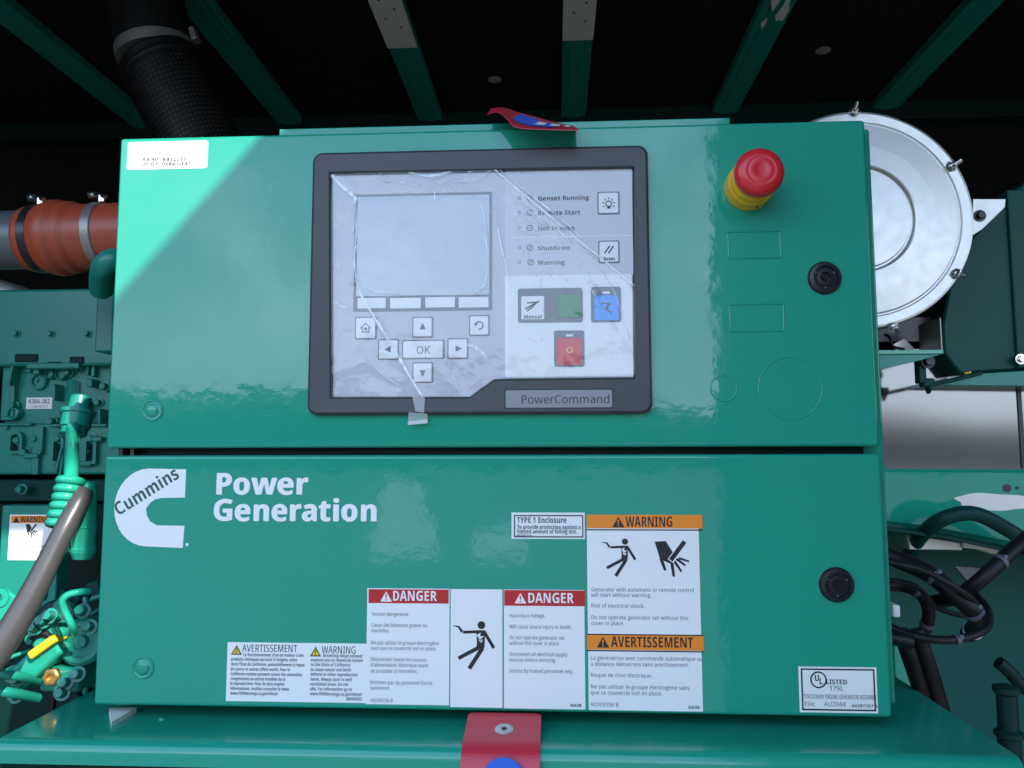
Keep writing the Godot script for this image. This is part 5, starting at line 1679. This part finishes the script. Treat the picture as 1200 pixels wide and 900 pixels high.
	s.tube([Vector3(0.4779, 0.0761, -0.24), Vector3(0.5109, 0.0835, -0.25), Vector3(0.5438, 0.0913, -0.262)], 0.0024, 10)
	part(t, "link_rod", s, M.dark_paint)
	bolt(t, "pivot_bolt", Vector3(0.4713, 0.1011, -0.233), Vector3(0, 0, 1), 0.005, 0.006, M.black_plastic)

	# alternator: bright steel side sheet over a green band that paints its reflection
	t = thing("alternator_housing", "alternator casing with a mirror bright steel side and a green band painted as its reflection", "alternator", Vector3(0.6316, -0.1352, -0.45))
	s = Shape.new()
	s.rbox(Vector3(0.6111, 0.0531, -0.4), Vector3(0.4064, 0.1627, 0.2), 0.001)
	part(t, "side_sheet", s, M.steel)
	s = Shape.new()
	s.rbox(Vector3(0.6055, 0.0372, -0.3005), Vector3(0.0051, 0.1089, 0.004), 0.0005)
	part(t, "sheet_seam", s, M.bezel_dark)
	s = Shape.new()
	var a0 := Vector3(0.4011, -0.015, -0.298)
	var a1 := Vector3(0.8135, -0.0175, -0.298)
	var b0 := Vector3(0.3853, -0.0765, -0.262)
	var b1 := Vector3(0.492, -0.0894, -0.262)
	var b2 := Vector3(0.7742, -0.1417, -0.262)
	s.prism(PackedVector2Array([Vector2(a0.x, a0.y), Vector2(b0.x, b0.y), Vector2(b1.x, b1.y), Vector2(b2.x, b2.y), Vector2(a1.x, a1.y)]), -0.31, -0.296, 0.006)
	var reflection_band := part(t, "reflection_band", s, M.paint)
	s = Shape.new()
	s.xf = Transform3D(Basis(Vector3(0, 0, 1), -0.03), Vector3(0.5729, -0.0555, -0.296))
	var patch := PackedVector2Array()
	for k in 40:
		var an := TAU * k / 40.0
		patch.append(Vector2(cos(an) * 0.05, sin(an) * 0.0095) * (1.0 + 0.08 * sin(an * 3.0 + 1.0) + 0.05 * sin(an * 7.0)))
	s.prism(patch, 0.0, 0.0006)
	part(reflection_band, "lit_patch", s, M.galvanised)  # pale shape painting sunlit ground mirrored in the casing
	for q in [[Vector3(0.5834, -0.0398, -0.296), 0.0045], [Vector3(0.5949, -0.0398, -0.296), 0.0018]]:
		s = Shape.new()
		s.lathe(q[0], Vector3(0, 0, 1), [Vector2(q[1], 0.0012), Vector2(0, 0.0012)], 18)
		part(reflection_band, "drilled_hole", s, M.bezel_dark)
	s = Shape.new()
	s.prism(PackedVector2Array([Vector2(0.388, -0.083), Vector2(0.4353, -0.0819), Vector2(0.4959, -0.0902), Vector2(0.7801, -0.1485), Vector2(0.7796, -0.1549), Vector2(0.4957, -0.095), Vector2(0.4351, -0.0866), Vector2(0.3879, -0.0868)]), -0.3, -0.262, 0.001)
	part(t, "band_edge", s, M.dark_paint)
	s = Shape.new()
	s.prism(PackedVector2Array([Vector2(0.4688, -0.0934), Vector2(0.532, -0.1029), Vector2(0.5316, -0.1117), Vector2(0.4718, -0.111)]), -0.33, -0.3, 0.001)
	part(t, "foot_rail", s, M.galvanised)
	s = Shape.new()
	s.prism(PackedVector2Array([Vector2(0.5301, -0.1006), Vector2(0.5812, -0.1081), Vector2(0.5768, -0.1188), Vector2(0.5506, -0.1102), Vector2(0.5297, -0.1083)]), -0.33, -0.296, 0.001)
	part(t, "foot_plate", s, M.cream_and_lit)
	s = Shape.new()
	s.prism(PackedVector2Array([Vector2(0.5359, -0.1335), Vector2(0.5733, -0.1362), Vector2(0.5563, -0.1583)]), -0.335, -0.33, 0.0005)
	part(t, "gusset_plate", s, M.grey_pipe)
	s = Shape.new()
	s.tube(smooth([Vector3(0.4892, -0.1219, -0.34), Vector3(0.4795, -0.0962, -0.29), Vector3(0.4786, -0.0762, -0.25), Vector3(0.4961, -0.0661, -0.24), Vector3(0.5195, -0.066, -0.24), Vector3(0.552, -0.082, -0.245), Vector3(0.585, -0.1054, -0.25), Vector3(0.6291, -0.1479, -0.26)], 8), 0.0082, 20)
	single("reflected_hose", s, M.dark_paint, "dark green tube added as a hose reflection over the lower edge of the alternator", "hose")  # added tube, stands in for a dark arc mirrored in the casing

	# supporting plate behind the cables
	t = thing("mounting_plate", "dark green mounting plate standing behind the black cables", "plate", Vector3(0.5593, -0.3926, -0.4))
	s = Shape.new()
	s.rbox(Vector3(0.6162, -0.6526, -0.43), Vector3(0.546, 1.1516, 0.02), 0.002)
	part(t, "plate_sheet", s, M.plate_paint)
	s = Shape.new()
	s.rbox(Vector3(0.4599, -0.2566, -0.33), Vector3(0.0246, 0.0852, 0.06), 0.003)
	part(t, "stiffener", s, M.paint)
	t = thing("shock_mount", "short dark green ribbed cylinder at the end of the ledge", "mount", Vector3(0.4394, -0.2626, -0.06))
	s = Shape.new()
	var k1 := 0.0008
	s.lathe(Vector3(0.4398, -0.2557, -0.06), Vector3.UP, [Vector2(11 * k1, 0), Vector2(11 * k1, 22 * k1), Vector2(14 * k1, 24 * k1), Vector2(14 * k1, 28 * k1), Vector2(10 * k1, 31 * k1), Vector2(10 * k1, 66 * k1), Vector2(13 * k1, 69 * k1), Vector2(13 * k1, 74 * k1), Vector2(0, 78 * k1)], 36)
	part(t, "cylinder", s, M.deep_shade_green)
	s = Shape.new()
	s.xf = Transform3D(Basis(Vector3(0, 0, 1), -0.7), Vector3(0.4236, -0.2406, -0.03))
	s.rbox(Vector3.ZERO, Vector3(0.01, 0.0026, 0.006), 0.0008)
	part(t, "bright_clip", s, M.bright_metal)
	s = Shape.new()
	s.tube(smooth([Vector3(0.5104, -0.212, -0.2), Vector3(0.52, -0.2203, -0.2), Vector3(0.5294, -0.232, -0.2), Vector3(0.5406, -0.2419, -0.2)], 4), 0.0065, 14)
	part(t, "bent_stub", s, M.deep_shade_green)

	# cables: each its own run
	var runs := [
		[[Vector3(0.3639, -0.0912, -0.16), Vector3(0.3921, -0.1023, -0.15), Vector3(0.413, -0.1131, -0.13), Vector3(0.4306, -0.1302, -0.12), Vector3(0.4468, -0.1456, -0.12), Vector3(0.4559, -0.1593, -0.13), Vector3(0.4629, -0.1746, -0.16)], 9.5, "thick black cable with a turned down end beside the cabinet"],
		[[Vector3(0.5875, -0.0602, -0.2), Vector3(0.5309, -0.0816, -0.17), Vector3(0.4905, -0.1042, -0.15), Vector3(0.4685, -0.1239, -0.15), Vector3(0.4568, -0.1421, -0.17), Vector3(0.4549, -0.1565, -0.22)], 8.0, "black cable slanting down from under the arched dark tube"],
		[[Vector3(0.3384, -0.1411, -0.1), Vector3(0.3608, -0.1554, -0.09), Vector3(0.3797, -0.1611, -0.08), Vector3(0.4045, -0.163, -0.08), Vector3(0.4291, -0.1595, -0.085), Vector3(0.4493, -0.1537, -0.1), Vector3(0.4646, -0.1443, -0.13), Vector3(0.4683, -0.1353, -0.16)], 4.2, "thin black cable sagging in a loop, lowest of the bunch"],
		[[Vector3(0.3443, -0.0933, -0.11), Vector3(0.3662, -0.0988, -0.1), Vector3(0.3932, -0.1056, -0.1), Vector3(0.4168, -0.1176, -0.1), Vector3(0.4393, -0.1314, -0.11), Vector3(0.4613, -0.1475, -0.13)], 3.4, "thin black cable lying along the top of the thick one"],
		[[Vector3(0.3773, -0.1395, -0.2), Vector3(0.4121, -0.1358, -0.2), Vector3(0.4296, -0.1408, -0.19), Vector3(0.439, -0.1578, -0.19), Vector3(0.4391, -0.1804, -0.2), Vector3(0.4319, -0.1972, -0.22)], 7.0, "black cable curled tightly close to the cabinet edge"],
		[[Vector3(0.3588, -0.1197, -0.15), Vector3(0.3959, -0.1243, -0.15), Vector3(0.4134, -0.1307, -0.15), Vector3(0.4334, -0.1504, -0.16), Vector3(0.469, -0.1623, -0.18)], 3.0, "thin black wire between the curled cable and the thick one"],
	]
	for i in runs.size():
		s = Shape.new()
		var pts := smooth(runs[i][0], 10)
		s.tube(pts, runs[i][1] * 0.00088, 18)
		var run := single("cable" if i == 0 else "cable_%03d" % i, s, M.black_rubber, runs[i][2], "cable", "black cables beside the cabinet")
		for k in ([22, 41, 56] if i == 0 else ([20, 37] if i in [1, 4] else ([] if i != 2 else [33]))):
			s = Shape.new()
			var r: float = runs[i][1] * 0.00088
			s.lathe(pts[k], pts[k + 1] - pts[k], [Vector2(r, -0.0022), Vector2(r + 0.0009, -0.002), Vector2(r + 0.0009, 0.002), Vector2(r, 0.0022)], 20)
			s.rbox(pts[k] + Vector3(0.002, r * 0.75, r * 0.75), Vector3(0.004, 0.004, 0.004), 0.0008)
			part(run, "cable_tie", s, M.ink_grey if k != 56 else M.band_steel)
	s = Shape.new()
	var ridge := []
	var radii := []
	var q0 := Vector3(0.3295, -0.1534, -0.06)
	var q1 := Vector3(0.3635, -0.1602, -0.06)
	for i in 61:
		ridge.append(q0.lerp(q1, i / 60.0))
		radii.append(0.0062 if i % 3 == 0 else (0.0062 if i % 3 == 1 else 0.0046))
	s.tube(ridge, radii, 20)
	single("conduit", s, M.black_plastic, "short ribbed black conduit coming out beside the cabinet", "conduit")
	s = Shape.new()
	for d in [-0.0068, 0.0068]:
		s.tube(smooth([Vector3(0.3785, -0.1589, -0.1) + Vector3(d, 0, 0), Vector3(0.385, -0.1799, -0.1) + Vector3(d, 0, 0), Vector3(0.3959, -0.205, -0.11) + Vector3(d, 0, 0), Vector3(0.4127, -0.2414, -0.13) + Vector3(d, 0, 0)], 6), 0.0072, 18)
	single("twin_cable", s, M.black_rubber, "flat black twin cable dropping behind the green ledge", "cable")
	s = Shape.new()
	s.rbox(Vector3(0.3779, -0.1466, -0.13), Vector3(0.0072, 0.0116, 0.02), 0.002, 2)
	single("cable_tag", s, M.label_white, "small white tag on the cables close to the cabinet", "tag")
